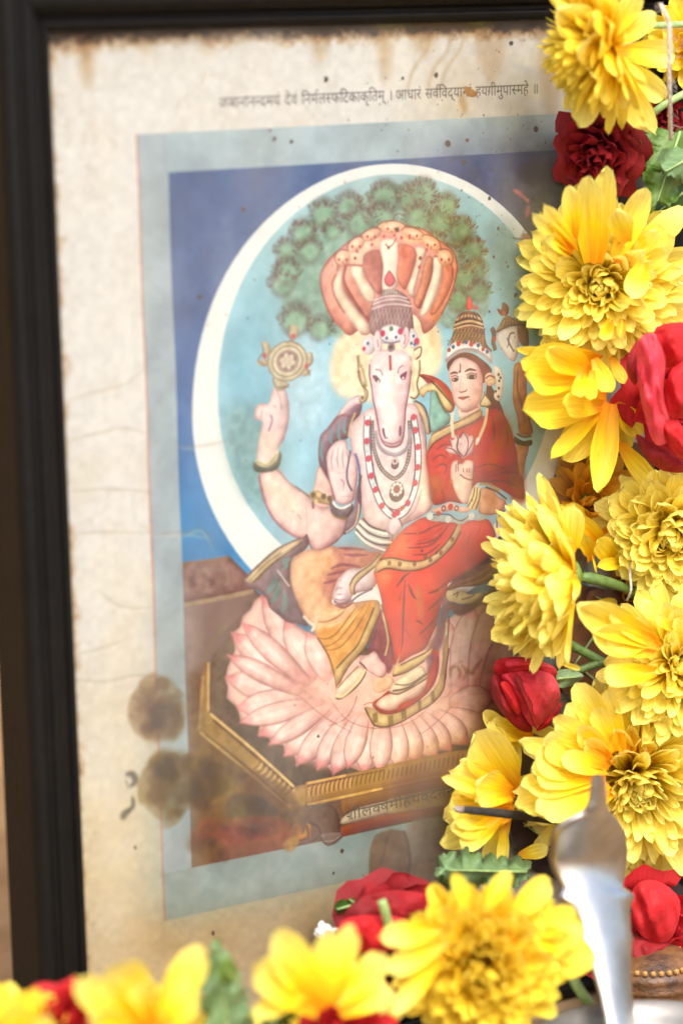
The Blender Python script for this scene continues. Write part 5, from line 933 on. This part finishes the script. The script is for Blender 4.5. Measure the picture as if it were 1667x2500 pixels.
# ---- roses
def rose(label, px, py, h, A, R, mat, n=20, crumple=.18, openness=.6, group=None, squash=1.0, seed=0):
    r = random.Random(seed); C = ray_point(px, py, h); A, e1, e2 = basis(A); f = tag(empty('rose', C), label, 'rose', group)
    for k in range(n):
        q = (k + .5) / n; a0 = k * 2.4 + r.uniform(-.3, .3); rk = R * (.12 + .80 * q ** .9); hk = R * (1.05 - .30 * q); span = (1.15 - .35 * q) * (1.0 + .3 * (q < .3))
        nu, nv = 8, 9; vs = []; fs = []; ph = [r.uniform(0, 6.28) for _ in range(6)]; opn = openness * q ** 1.5
        for i in range(nu + 1):
            u = i / nu
            for j in range(nv + 1):
                v = j / nv * 2 - 1; a = a0 + v * span * (.35 + .65 * math.sin(min(1, u / .6) * math.pi / 2))
                rad = rk * (.25 + .75 * math.sin(min(1, u / .55) * math.pi / 2)) + opn * R * .55 * max(0, u - .55) / .45 * (1 - .2 * v * v)
                hh = hk * u - R * .35 * q - opn * R * .45 * max(0, u - .6) / .4 - .16 * R * (v ** 4) * u
                cr = crumple * R * u * (math.sin(ph[0] + 5 * v + 3 * u) * .35 + math.sin(ph[1] + 9 * v - 4 * u) * .22 + math.sin(ph[2] + 3 * v + 8 * u) * .25)
                rad += cr; hh += crumple * R * .3 * u * math.sin(ph[3] + 6 * v)
                p = (e1 * math.cos(a) + e2 * math.sin(a) * squash) * rad + A * hh
                vs.append(p)
        for i in range(nu):
            for j in range(nv): b = i * (nv + 1) + j; fs.append((b, b + nv + 1, b + nv + 2, b + 1))
        me = bpy.data.meshes.new('petal'); 
        # local frame so that the material's base-to-tip ramp runs along X
        me.from_pydata([((v.dot(A) + R * .3) / (1.3 * R) if 0 else v.dot(A) / R * .8 + .2, v.dot(e1) / R, v.dot(e2) / R) for v in vs], [], fs); me.update()
        me.polygons.foreach_set('use_smooth', [True] * len(me.polygons)); me.materials.append(mat)
        o = bpy.data.objects.new('petal', me); COL.objects.link(o); o.parent = f
        m = Matrix((A * (R / .8), e1 * R, e2 * R)).transposed().to_4x4(); m.translation = -A * (R * .2 / .8); o.matrix_local = m
    vs, fs = tube([-A * R * .75, -A * R * .45, -A * R * .3], [R * .12, R * .34, R * .2], 10)
    put(mesh_obj('calyx', [C + v for v in vs], fs, STEM), f)
    return f
RG = 'red roses of the garland'
r1 = rose('dark crimson crumpled rose under the topmost yellow flower', 1462, 372, .018, (-.75, -.58, -.28), .0134, REDD, 26, .28, .9, RG, 1.1, 3)
r2 = rose('large bright red rose with folded petals at the right edge', 1652, 975, .034, (-.45, -.88, .05), .0190, REDB, 16, .34, 1.0, RG, 1.0, 5)
r3 = rose('pink red rosebud hanging beside the dense side-on yellow flower', 1296, 1668, .014, (-.50, -.42, -.75), .0115, REDP, 12, .06, .12, RG, 1.0, 8)
r4 = rose('dark red rose in front of the lower edge of the print', 965, 2285, .040, (-.45, -.66, .6), .0190, REDD, 20, .22, .7, RG, 1.0, 9)
r5 = rose('red rose partly hidden by the right side of the metal handle', 1585, 2265, .040, (-.3, -.9, .2), .0190, REDB, 12, .2, .7, RG, 1.0, 12)
r6 = rose('blurred red rose at the bottom edge', 850, 2555, .100, (-.4, -.6, .7), .0150, REDB, 12, .2, .7, RG, 1.0, 13)
r7 = rose('blurred red rose at the bottom left by the frame', 165, 2505, .070, (-.4, -.6, .7), .0130, REDB, 12, .2, .7, RG, 1.0, 14)
r8 = rose('shadowed crimson rose behind the white thread at the top right', 1610, 285, .006, (-.5, -.8, .1), .0100, REDD, 12, .25, .7, RG, 1.0, 15)
r9 = rose('dark red rose low behind the metal handle', 1450, 2330, .058, (-.4, -.8, .3), .0100, REDD, 10, .2, .7, RG, 1.0, 16)
def patch(f, mat, pts, h, bulge, name='petal', seed=0):
    """a broad curved petal given by its outline in the photograph, standing h mm before the print and bulging towards the viewer"""
    r = random.Random(seed); q = crom(pts, True, 4); c = q.mean(0); rings = 8; vs = []; fs = []; n = len(q)
    C = ray_point(c[0], c[1], h / 1000 + bulge / 1000)
    for k in range(1, rings + 1):
        s = k / rings
        for (x, y) in q:
            X_, Y_ = c[0] + (x - c[0]) * s, c[1] + (y - c[1]) * s; wv = bulge * (.30 * math.sin(X_ * .075 + Y_ * .02 + seed) * math.sin(Y_ * .05 + 2 * seed) + .16 * math.sin(X_ * .17 - Y_ * .06 + seed * 3) + .10 * math.sin(X_ * .33 + Y_ * .21 + seed) * math.sin(Y_ * .24)) * min(1, 2 * s)
            vs.append(ray_point(c[0] + (x - c[0]) * s, c[1] + (y - c[1]) * s, (h + bulge * (1 - s * s) + wv) / 1000))
    fs += [(0 + len(vs), i, (i + 1) % n) for i in range(n)]
    for k in range(rings - 1):
        for i in range(n): a, b = k * n + i, k * n + (i + 1) % n; fs.append((a, a + n, b + n, b))
    vs.append(C); S = .04
    o = mesh_obj(name, [((v - C) / S + Vector((.5, 0, 0))) for v in vs], fs, mat); o.parent = f
    m = Matrix.Diagonal((S, S, S)).to_4x4(); m.translation = C - Vector(f.location) - Vector((.5 * S, 0, 0)); o.matrix_local = m
    return o
# broad bud petals and folded petals that the photograph shows
patch(r3, REDP, [(1222, 1652), (1262, 1640), (1300, 1635), (1350, 1650), (1368, 1700), (1350, 1745), (1305, 1775), (1280, 1750), (1250, 1690)], 22, 7, seed=1)
patch(r3, REDB, [(1212, 1612), (1260, 1604), (1300, 1612), (1352, 1628), (1355, 1655), (1300, 1640), (1240, 1655), (1208, 1645)], 17, 5, seed=2)
patch(r3, REDD, [(1200, 1650), (1230, 1660), (1262, 1710), (1300, 1780), (1272, 1785), (1232, 1750), (1200, 1700)], 19, 5, seed=3)
patch(r3, REDB, [(1372, 1715), (1355, 1760), (1318, 1784), (1310, 1780), (1345, 1740)], 18, 3, seed=4)
patch(r3, REDD, [(1258, 1645), (1275, 1660), (1300, 1710), (1312, 1772), (1303, 1774), (1284, 1722), (1262, 1678)], 28, 2.5, seed=6)  # narrow dark strip that paints the shade of a fold
patch(r3, REDB, [(1222, 1668), (1246, 1672), (1270, 1730), (1262, 1745), (1240, 1715)], 25, 2.5, seed=7)
patch(r3, REDP, [(1240, 1612), (1290, 1606), (1340, 1622), (1350, 1634), (1290, 1626), (1240, 1630)], 23, 3, seed=9)
for pts, h, m, b in (([(1560, 830), (1600, 815), (1625, 870), (1620, 960), (1640, 1060), (1600, 1085), (1572, 1010), (1556, 920)], 56, REDP, 9), ([(1600, 800), (1680, 790), (1690, 860), (1640, 900), (1610, 860)], 54, REDB, 8), ([(1640, 900), (1690, 880), (1690, 1000), (1640, 1020), (1622, 960)], 58, REDB, 7), ([(1552, 1060), (1600, 1085), (1660, 1120), (1690, 1150), (1620, 1150), (1570, 1110)], 46, REDD, 6), ([(1600, 1020), (1640, 1010), (1690, 1080), (1690, 1130), (1640, 1100)], 55, REDB, 6), ([(1528, 880), (1560, 830), (1556, 930), (1540, 930)], 44, REDD, 4)):
    patch(r2, m, pts, h, b, seed=h)
for pts, h, m, b in (([(1545, 2170), (1600, 2150), (1660, 2200), (1640, 2290), (1590, 2300), (1550, 2260)], 60, REDB, 6), ([(1540, 2290), (1600, 2300), (1640, 2310), (1600, 2370), (1545, 2390)], 58, REDD, 5)): patch(r5, m, pts, h, b, seed=h)
for pts, h, m, b in (([(835, 2250), (900, 2235), (1000, 2250), (960, 2320), (880, 2330), (830, 2300)], 56, REDB, 5), ([(840, 2240), (870, 2200), (930, 2178), (1000, 2176), (1060, 2195), (1066, 2240), (1000, 2262), (900, 2262)], 50, REDD, 5)): patch(r4, m, pts, h, b, seed=h)
# ---- leaves
def leaf(label, pts, h, tilt, mat, name='leaf', cat='leaf', bulge=2.0, mid=None, group=None, lob=None):
    """lobed blade from its outline; mid = (base, tip) photograph points of the midrib"""
    q = crom(pts, True, 8 if lob else 4); n = len(q)
    if lob:
        g = np.roll(q, -1, 0) - np.roll(q, 1, 0); g = np.c_[g[:, 1], -g[:, 0]] / np.hypot(g[:, 0], g[:, 1])[:, None]
        if ((q + g - q.mean(0)) ** 2).sum() < ((q - q.mean(0)) ** 2).sum(): g = -g
        d = np.r_[0, np.cumsum(np.hypot(*np.diff(q, axis=0).T))]; w_ = np.abs(np.sin(d / d[-1] * math.pi * lob[1])) ** .6 + .35 * np.abs(np.sin(d / d[-1] * math.pi * lob[1] * 2.7 + 1))
        q = q + g * ((w_ - .7) * lob[0])[:, None]
    b, t = np.array(mid[0], float), np.array(mid[1], float)
    f = tag(empty(name, ray_point(b[0], b[1], h / 1000)), label, cat, group); vs = []; fs = []; K = 5
    ax = t - b; LL = (ax @ ax)
    def hh(p, s): 
        u = ((p - b) @ ax) / LL; return (h + tilt * u + bulge * s * s * math.sin(p[0] * .09 + p[1] * .07) - bulge * .8 * s) / 1000
    for k in range(K + 1):
        s = k / K
        for p in q:
            u = min(1, max(0, ((p - b) @ ax) / LL)); m = b + ax * u * .96; pp = m + (p - m) * s
            vs.append(ray_point(pp[0], pp[1], hh(pp, s)))
    for k in range(K):
        for i in range(n): a, c = k * n + i, k * n + (i + 1) % n; fs.append((a, a + n, c + n, c))
    S = max(.01, (ray_point(*t, h / 1000) - ray_point(*b, h / 1000)).length); O = Vector(f.location)
    o = mesh_obj('blade', [(v - O) / S for v in vs], fs, mat); o.parent = f; o.scale = (S, S, S)
    pa = [ray_point(*(b + ax * s), hh(b + ax * s, 0) + .0004) for s in np.linspace(0, .92, 8)]
    vv, ff = tube(pa, list(np.linspace(.0006, .0002, 8)), 6); put(mesh_obj('midrib', vv, ff, STEMP), f)
    return f
l1 = leaf('large lobed green leaf at the right edge beside the crimson rose', [(1560, 318), (1590, 310), (1610, 330), (1660, 320), (1700, 350), (1690, 420), (1660, 450), (1640, 500), (1610, 490), (1585, 515), (1580, 470), (1570, 440), (1582, 410), (1560, 390), (1572, 350)], 30, 6, GRN, mid=((1660, 320), (1600, 505)), bulge=5, lob=(15, 13))
leaf('pale folded leaf lying over the larger green leaf', [(1608, 375), (1640, 362), (1690, 372), (1690, 440), (1660, 445), (1650, 430), (1625, 425), (1612, 400)], 38, 4, GRY, mid=((1690, 380), (1620, 420)), bulge=4, lob=(9, 9))
leaf('grey green crinkled leaf above the blurred round flower', [(1072, 2110), (1090, 2085), (1120, 2090), (1140, 2075), (1170, 2090), (1210, 2092), (1240, 2100), (1280, 2098), (1292, 2125), (1275, 2150), (1240, 2165), (1180, 2160), (1120, 2170), (1085, 2168), (1090, 2140), (1070, 2135)], 40, 8, GRY, mid=((1285, 2130), (1080, 2125)), bulge=6, lob=(16, 17))
leaf('green edge of a leaf behind the grey green one', [(1070, 2150), (1078, 2100), (1110, 2085), (1130, 2110), (1110, 2150), (1085, 2170)], 34, 2, GRN, mid=((1130, 2140), (1076, 2130)), bulge=3, lob=(12, 7))
leaf('small dark green leaf at the left end of the dark red rose', [(816, 2215), (825, 2200), (845, 2196), (858, 2210), (845, 2228), (830, 2232), (820, 2228)], 30, 2, DGR, mid=((856, 2212), (820, 2222)), bulge=1.5)
leaf('tiny green leaf tip above the dark red rose', [(850, 2200), (858, 2192), (866, 2198), (862, 2208), (852, 2210)], 30, 1, DGR, mid=((864, 2206), (852, 2196)), bulge=.6)
leaf('blurred green leaf standing between the two bottom yellow flowers', [(500, 2480), (492, 2400), (510, 2340), (530, 2300), (550, 2330), (575, 2370), (600, 2440), (620, 2500), (640, 2560), (520, 2560)], 92, -6, GRY, mid=((560, 2560), (532, 2305)), bulge=5, lob=(16, 13))
leaf('blurred fresh green leaflet on the bottom leaf', [(535, 2350), (560, 2340), (580, 2370), (575, 2400), (550, 2405), (530, 2390)], 96, 2, GRN, mid=((575, 2400), (540, 2345)), bulge=2)
leaf('blurred dark green leaf at the bottom beside the upright petals', [(650, 2470), (670, 2410), (690, 2370), (730, 2370), (770, 2400), (760, 2450), (720, 2480), (680, 2510), (640, 2530)], 104, 4, DGR, mid=((660, 2510), (740, 2380)), bulge=4, lob=(14, 11))
leaf('pale pointed sepal beside the rosebud', [(1358, 1640), (1390, 1634), (1425, 1650), (1400, 1672), (1368, 1680), (1356, 1665)], 20, 2, GRY, name='sepal', cat='leaf', mid=((1358, 1658), (1422, 1652)), bulge=2)
leaf('deep green leaf in shadow under the large leaf', [(1580, 470), (1640, 440), (1690, 450), (1690, 530), (1620, 540), (1590, 520)], 22, 2, DGR, mid=((1680, 460), (1600, 520)), bulge=4, lob=(12, 9))
leaf('brown shade filler in the gap under the side-on flower stem', [(1440, 1440), (1520, 1450), (1600, 1480), (1640, 1540), (1560, 1570), (1480, 1540), (1430, 1500)], 5, 3, BRN, mid=((1630, 1540), (1440, 1450)), bulge=2)  # added sheets from here on stand in for shade between the blooms
leaf('brown shade filler between the rosebud and the biggest flower', [(1380, 1600), (1450, 1590), (1540, 1640), (1560, 1720), (1500, 1770), (1420, 1730), (1370, 1680)], 3, 3, BRN, mid=((1550, 1740), (1390, 1610)), bulge=2)
leaf('near-black shade filler in the gap right of the twig', [(1250, 1990), (1340, 1980), (1420, 2020), (1440, 2110), (1380, 2150), (1290, 2120), (1255, 2060)], 3, 3, BLK, mid=((1430, 2130), (1265, 2000)), bulge=2)
leaf('near-black shade filler behind the topmost flower at the right edge', [(1560, 30), (1640, 10), (1700, 40), (1700, 240), (1640, 260), (1580, 180)], 4, 3, BLK, mid=((1690, 40), (1600, 240)), bulge=2)
leaf('near-black shade filler behind the crimson rose', [(1420, 250), (1520, 240), (1660, 260), (1700, 330), (1690, 480), (1600, 520), (1500, 490), (1420, 470), (1390, 420), (1410, 330)], 2, 2, BLK, mid=((1690, 300), (1410, 430)), bulge=1)
leaf('near-black shade filler low behind the bright red rose by the handle', [(1500, 2180), (1600, 2140), (1700, 2200), (1700, 2380), (1600, 2420), (1520, 2380)], 20, 3, BLK, mid=((1690, 2220), (1530, 2370)), bulge=2)
leaf('broad shade-filling sheet pressed against the glass under the green calyx', [(1375, 1460), (1430, 1430), (1500, 1460), (1520, 1540), (1470, 1640), (1400, 1650), (1370, 1560)], 4, 2, BRN, mid=((1500, 1480), (1390, 1640)), bulge=1.5)
leaf('brown sheet standing for shade in the gap beside the drooping petals', [(1500, 1080), (1580, 1090), (1640, 1140), (1640, 1220), (1570, 1230), (1510, 1180)], 4, 2, BRN, mid=((1640, 1190), (1510, 1110)), bulge=1.5)
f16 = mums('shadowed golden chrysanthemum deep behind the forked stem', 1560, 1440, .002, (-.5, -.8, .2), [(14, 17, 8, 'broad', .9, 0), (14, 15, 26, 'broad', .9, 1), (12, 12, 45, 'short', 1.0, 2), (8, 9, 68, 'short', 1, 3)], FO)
# ---- calyx, stems, twig, thread
def strand(name, label, cat, pts, rad, mat, group=None, n=9, parent=None):
    pa = smoothpath([ray_point(x, y, h / 1000) for x, y, h in pts], 6)
    rr = rad if not hasattr(rad, '__len__') else list(np.interp(np.linspace(0, 1, len(pa)), np.linspace(0, 1, len(rad)), rad))
    vs, fs = tube(pa, rr, n)
    if parent: return put(mesh_obj(name, vs, fs, mat), parent)
    return tag(mesh_obj(name, vs, fs, mat), label, cat, group)
strand('calyx', None, None, [(1372, 1400, 26), (1388, 1402, 28), (1400, 1405, 30), (1412, 1410, 30)], [.0026, .0062, .0056, .0020], CALYX, parent=f4)
for k, (b, t) in enumerate((((1400, 1375), (1380, 1345)), ((1402, 1385), (1375, 1360)), ((1402, 1395), (1370, 1385)), ((1402, 1405), (1368, 1405)), ((1402, 1420), (1372, 1430)))):
    hero(f4, {'b': [petal_mesh('bract', CALYX, .2, .1, .4, .3, seed=k)]}, 'b', b, t, hb=36, ht=42).name = 'bract'
strand('stem', None, None, [(1405, 1408, 32), (1440, 1412, 33), (1490, 1424, 31), (1540, 1440, 26), (1620, 1455, 20), (1700, 1475, 14)], [.0012, .0021, .0019, .0016, .0017, .0017], STEM, parent=f4)
for k, (b, t) in enumerate((((1404, 1400), (1404, 1340)), ((1412, 1395), (1420, 1342)), ((1420, 1398), (1428, 1350)), ((1408, 1400), (1412, 1330)), ((1402, 1410), (1400, 1465)), ((1410, 1412), (1416, 1462)), ((1404, 1415), (1392, 1450)))):
    hero(f4, {'b': [petal_mesh('dried_bract', DRY, .16, .7, .6, .4, .5, seed=90 + k)]}, 'b', b, t, hb=38, ht=42).name = 'dried_bract'
strand('stem', 'dark green stem forking below the main stem at right', 'stem', [(1540, 1440, 26), (1570, 1475, 24), (1610, 1515, 20), (1660, 1560, 16)], .0019, STEM)
strand('stem', 'green stem running behind the rosebud to the right', 'stem', [(1385, 1570, 14), (1430, 1595, 16), (1490, 1625, 20), (1560, 1640, 24)], .0017, STEM)
strand('stem', 'thin stem just above the pale sepal', 'stem', [(1405, 1640, 16), (1450, 1624, 18), (1520, 1606, 22)], .0014, STEM)
strand('stem', 'pale green stem crossing behind the topmost flower at right', 'stem', [(1560, 62, 26), (1620, 60, 26), (1700, 56, 24)], .0012, STEMP)
strand('stem', 'slanting pale green stem passing behind the white thread', 'stem', [(1585, 285, 20), (1620, 255, 24), (1700, 212, 28)], .0013, STEMP)
strand('stem', 'short blurred green stem leaning on the dark red rose', 'stem', [(932, 2200, 62), (942, 2235, 62), (955, 2290, 60)], .0016, STEMP)
strand('stem', 'blurred pale stem below the round yellow flower', 'stem', [(1395, 2385, 90), (1415, 2420, 92), (1450, 2470, 92)], .0018, STEMP)
tw = strand('twig', 'dark grey ribbed twig with a cut pale end, sticking out to the left', 'twig', [(1112, 1976, 46), (1150, 1979, 46), (1220, 1986, 42), (1300, 1996, 34), (1360, 2004, 26)], [.0009, .0014, .0015, .0015, .0015], new_mat('weathered twig', (58, 52, 46), .8, scale=700, col2=(20, 17, 15), bump=1.0, bscale=1800), n=8)
vs, fs = tube([ray_point(1106, 1974, .046), ray_point(1113, 1976, .0461), ray_point(1128, 1977.5, .0462)], [.0004, .0011, .00135], 8); put(mesh_obj('cut_end', vs, fs, new_mat('cut wood', (150, 136, 120), .8, scale=900, col2=(104, 92, 80), bump=.6)), tw)
COTTON = new_mat('cotton thread', (240, 232, 220), .9, scale=900, col2=(222, 208, 190), bump=1.0, bscale=4000)
th = tag(empty('thread', ray_point(1634, 90, .036)), 'white cotton thread hanging at the top right corner', 'thread')
base = smoothpath([ray_point(x, y, h / 1000) for x, y, h in [(1612, 8, 58), (1622, 30, 60), (1632, 55, 60), (1634, 100, 60), (1633, 170, 58), (1635, 240, 54), (1636, 300, 48), (1637, 340, 42)]], 8)
for s in range(3):
    pa = []
    for i, p in enumerate(base): a = i * .9 + s * 2.094; pa.append(p + Vector((math.cos(a), math.sin(a), 0)) * .00042)
    vs, fs = tube(pa, .00042, 6); put(mesh_obj('strand', vs, fs, COTTON), th)
rt = random.Random(4); vs = []; fs = []
for k in range(26):
    p = base[rt.randrange(2, len(base) - 1)]; q = p + Vector((rt.uniform(-.006, .006), rt.uniform(-.004, .001), rt.uniform(-.006, .006))); m = (p + q) / 2 + Vector((rt.uniform(-.002, .002), 0, rt.uniform(-.002, .002)))
    a, b = tube(smoothpath([p, m, q], 4), .00006, 4, False); o_ = len(vs); vs += a; fs += [tuple(i + o_ for i in x) for x in b]
fz = put(mesh_obj('frayed_fibres', vs, fs, COTTON), th); fz['kind'] = 'stuff'
strand('string', 'thin tan fibre tied round the green stem beside the pompon flower', 'string', [(1545, 1362, 30), (1538, 1400, 33), (1540, 1440, 34), (1530, 1466, 30)], .00045, COTTON)
kn = tag(empty('thread_knot', ray_point(792, 2275, .032)), 'loose white thread bundle at the left of the dark red rose', 'thread')
for k in range(9):
    c = ray_point(792 + rt.uniform(-9, 9), 2275 + rt.uniform(-9, 9), .036 + rt.uniform(-.003, .003)); ax = Vector((rt.uniform(-1, 1), rt.uniform(-1, 1), rt.uniform(-1, 1))).normalized(); _, u, v = basis(ax); r = rt.uniform(.0018, .0034)
    pa = [c + (u * math.cos(t) + v * math.sin(t) * .7) * r + ax * .0012 * math.sin(2 * t) for t in np.linspace(0, 6.1, 18)]
    vs, fs = tube(pa, .00036, 5); put(mesh_obj('loop', vs, fs, new_mat('white yarn', (244, 242, 238), .9, scale=500) if k == 0 else bpy.data.materials['white yarn']), kn)
# ---- metal handle, bowl and turned stand
SILV = new_mat('worn white metal', (206, 204, 201), .34, scale=60, col2=(172, 168, 163), bump=.04, bscale=200, metal=1.0)
prof = [(1460, 1890, 5), (1460, 1896, 13), (1460, 1908, 18), (1460, 1930, 20), (1459, 1950, 22), (1457, 1966, 25), (1454, 1980, 33), (1450, 1990, 46), (1446, 1998, 58), (1442, 2008, 70), (1439, 2020, 81), (1436, 2036, 89), (1435, 2060, 95), (1434, 2090, 97), (1436, 2115, 93), (1440, 2145, 84), (1446, 2166, 74), (1453, 2175, 82), (1456, 2186, 92), (1457, 2196, 91), (1459, 2207, 82), (1466, 2225, 72), (1474, 2250, 65), (1478, 2275, 62), (1480, 2292, 66), (1481, 2305, 62), (1486, 2330, 56), (1494, 2380, 48), (1502, 2430, 42), (1510, 2480, 38), (1518, 2540, 36), (1526, 2600, 36)]
H0 = 118.0
hd = tag(empty('spoon', ray_point(1526, 2600, H0 / 1000)), 'blurred white metal spoon handle with a scrolled head standing in the foreground', 'spoon')
vs = []; fs = []; nk = 8
for i, (cx0, y, hw) in enumerate(prof):
    bend = (2600 - y) * .058 - max(0.0, (2110 - y) / 215.0) ** 1.25 * 34.0   # leans back, the head curls forward
    for side in (0, 1):
        for j in range(nk + 1):
            v = j / nk * 2 - 1; crown = 3.2 * (1 - v * v) * min(1, hw / 60)
            vs.append(ray_point(cx0 + v * hw, y, (H0 - bend + crown - (side * 2.2)) / 1000))
m_ = 2 * (nk + 1)
for i in range(len(prof) - 1):
    for j in range(nk):
        a = i * m_ + j; fs.append((a, a + m_, a + m_ + 1, a + 1)); b = a + nk + 1; fs.append((b, b + 1, b + m_ + 1, b + m_))
    a = i * m_; fs.append((a, a + nk + 1, a + nk + 1 + m_, a + m_)); a = i * m_ + nk; fs.append((a, a + m_, a + nk + 1 + m_, a + nk + 1))
put(mesh_obj('handle', vs, fs, SILV), hd)
def lathe(name, C, prof, mat, n=48):
    vs = []; fs = []; m = len(prof)
    for k in range(n):
        a = 2 * math.pi * k / n
        for (r, z) in prof: vs.append(Vector(C) + Vector((r * math.cos(a), r * math.sin(a), z)))
    for k in range(n):
        for i in range(m - 1): a, b = k * m + i, ((k + 1) % n) * m + i; fs.append((a, b, b + 1, a + 1))
    return mesh_obj(name, vs, fs, mat)
RIM = ray_point(1590, 2556, .135)
bz = TZ - RIM.z
BOWLM = new_mat('dull white metal', (160, 157, 152), .5, scale=60, col2=(140, 136, 130), bump=.05, bscale=300, metal=1.0)
bw = tag(empty('bowl', (RIM.x, RIM.y, TZ)), 'blurred white metal bowl rim at the bottom right corner', 'bowl')
put(lathe('bowl_body', RIM, [(.0, bz + .002), (.018, bz + .001), (.024, bz + .004), (.033, bz * .5), (.038, -.004), (.0405, -.0005), (.0405, .0012), (.0385, .0014), (.0365, -.004), (.031, bz * .5), (.02, bz + .008), (0, bz + .006)], BOWLM), bw)
CARV = new_mat('carved gilded wood', (124, 84, 44), .5, scale=120, col2=(60, 36, 20), bump=.5, bscale=700, spec=.6)
SC0 = ray_point(1590, 2370, .060)
st = tag(empty('turned_stand', (SC0.x, SC0.y, TZ)), 'brown carved wooden stand with a beaded rim behind the bowl', 'stand')
sz = TZ - SC0.z
put(lathe('stand_body', SC0, [(0, sz), (.024, sz), (.022, sz + .006), (.013, sz * .6), (.012, -.012), (.0155, -.0045), (.0165, -.0032), (.0150, -.0022), (.0168, .0), (.0160, .0022), (.0145, .0028), (.012, .0062), (0, .008)], CARV), st)
bm = bmesh.new(); bmesh.ops.create_icosphere(bm, subdivisions=1, radius=.0011); bme = bpy.data.meshes.new('bead'); bm.to_mesh(bme); bm.free(); bme.materials.append(new_mat('gilded bead', (196, 150, 84), .4, scale=300, col2=(150, 104, 50)))
for k in range(34):
    a = 2 * math.pi * k / 34; o = bpy.data.objects.new('bead', bme); COL.objects.link(o); o.parent = st
    o.location = Vector(SC0) + Vector((.0152 * math.cos(a), .0152 * math.sin(a), .0038)) - Vector(st.location)
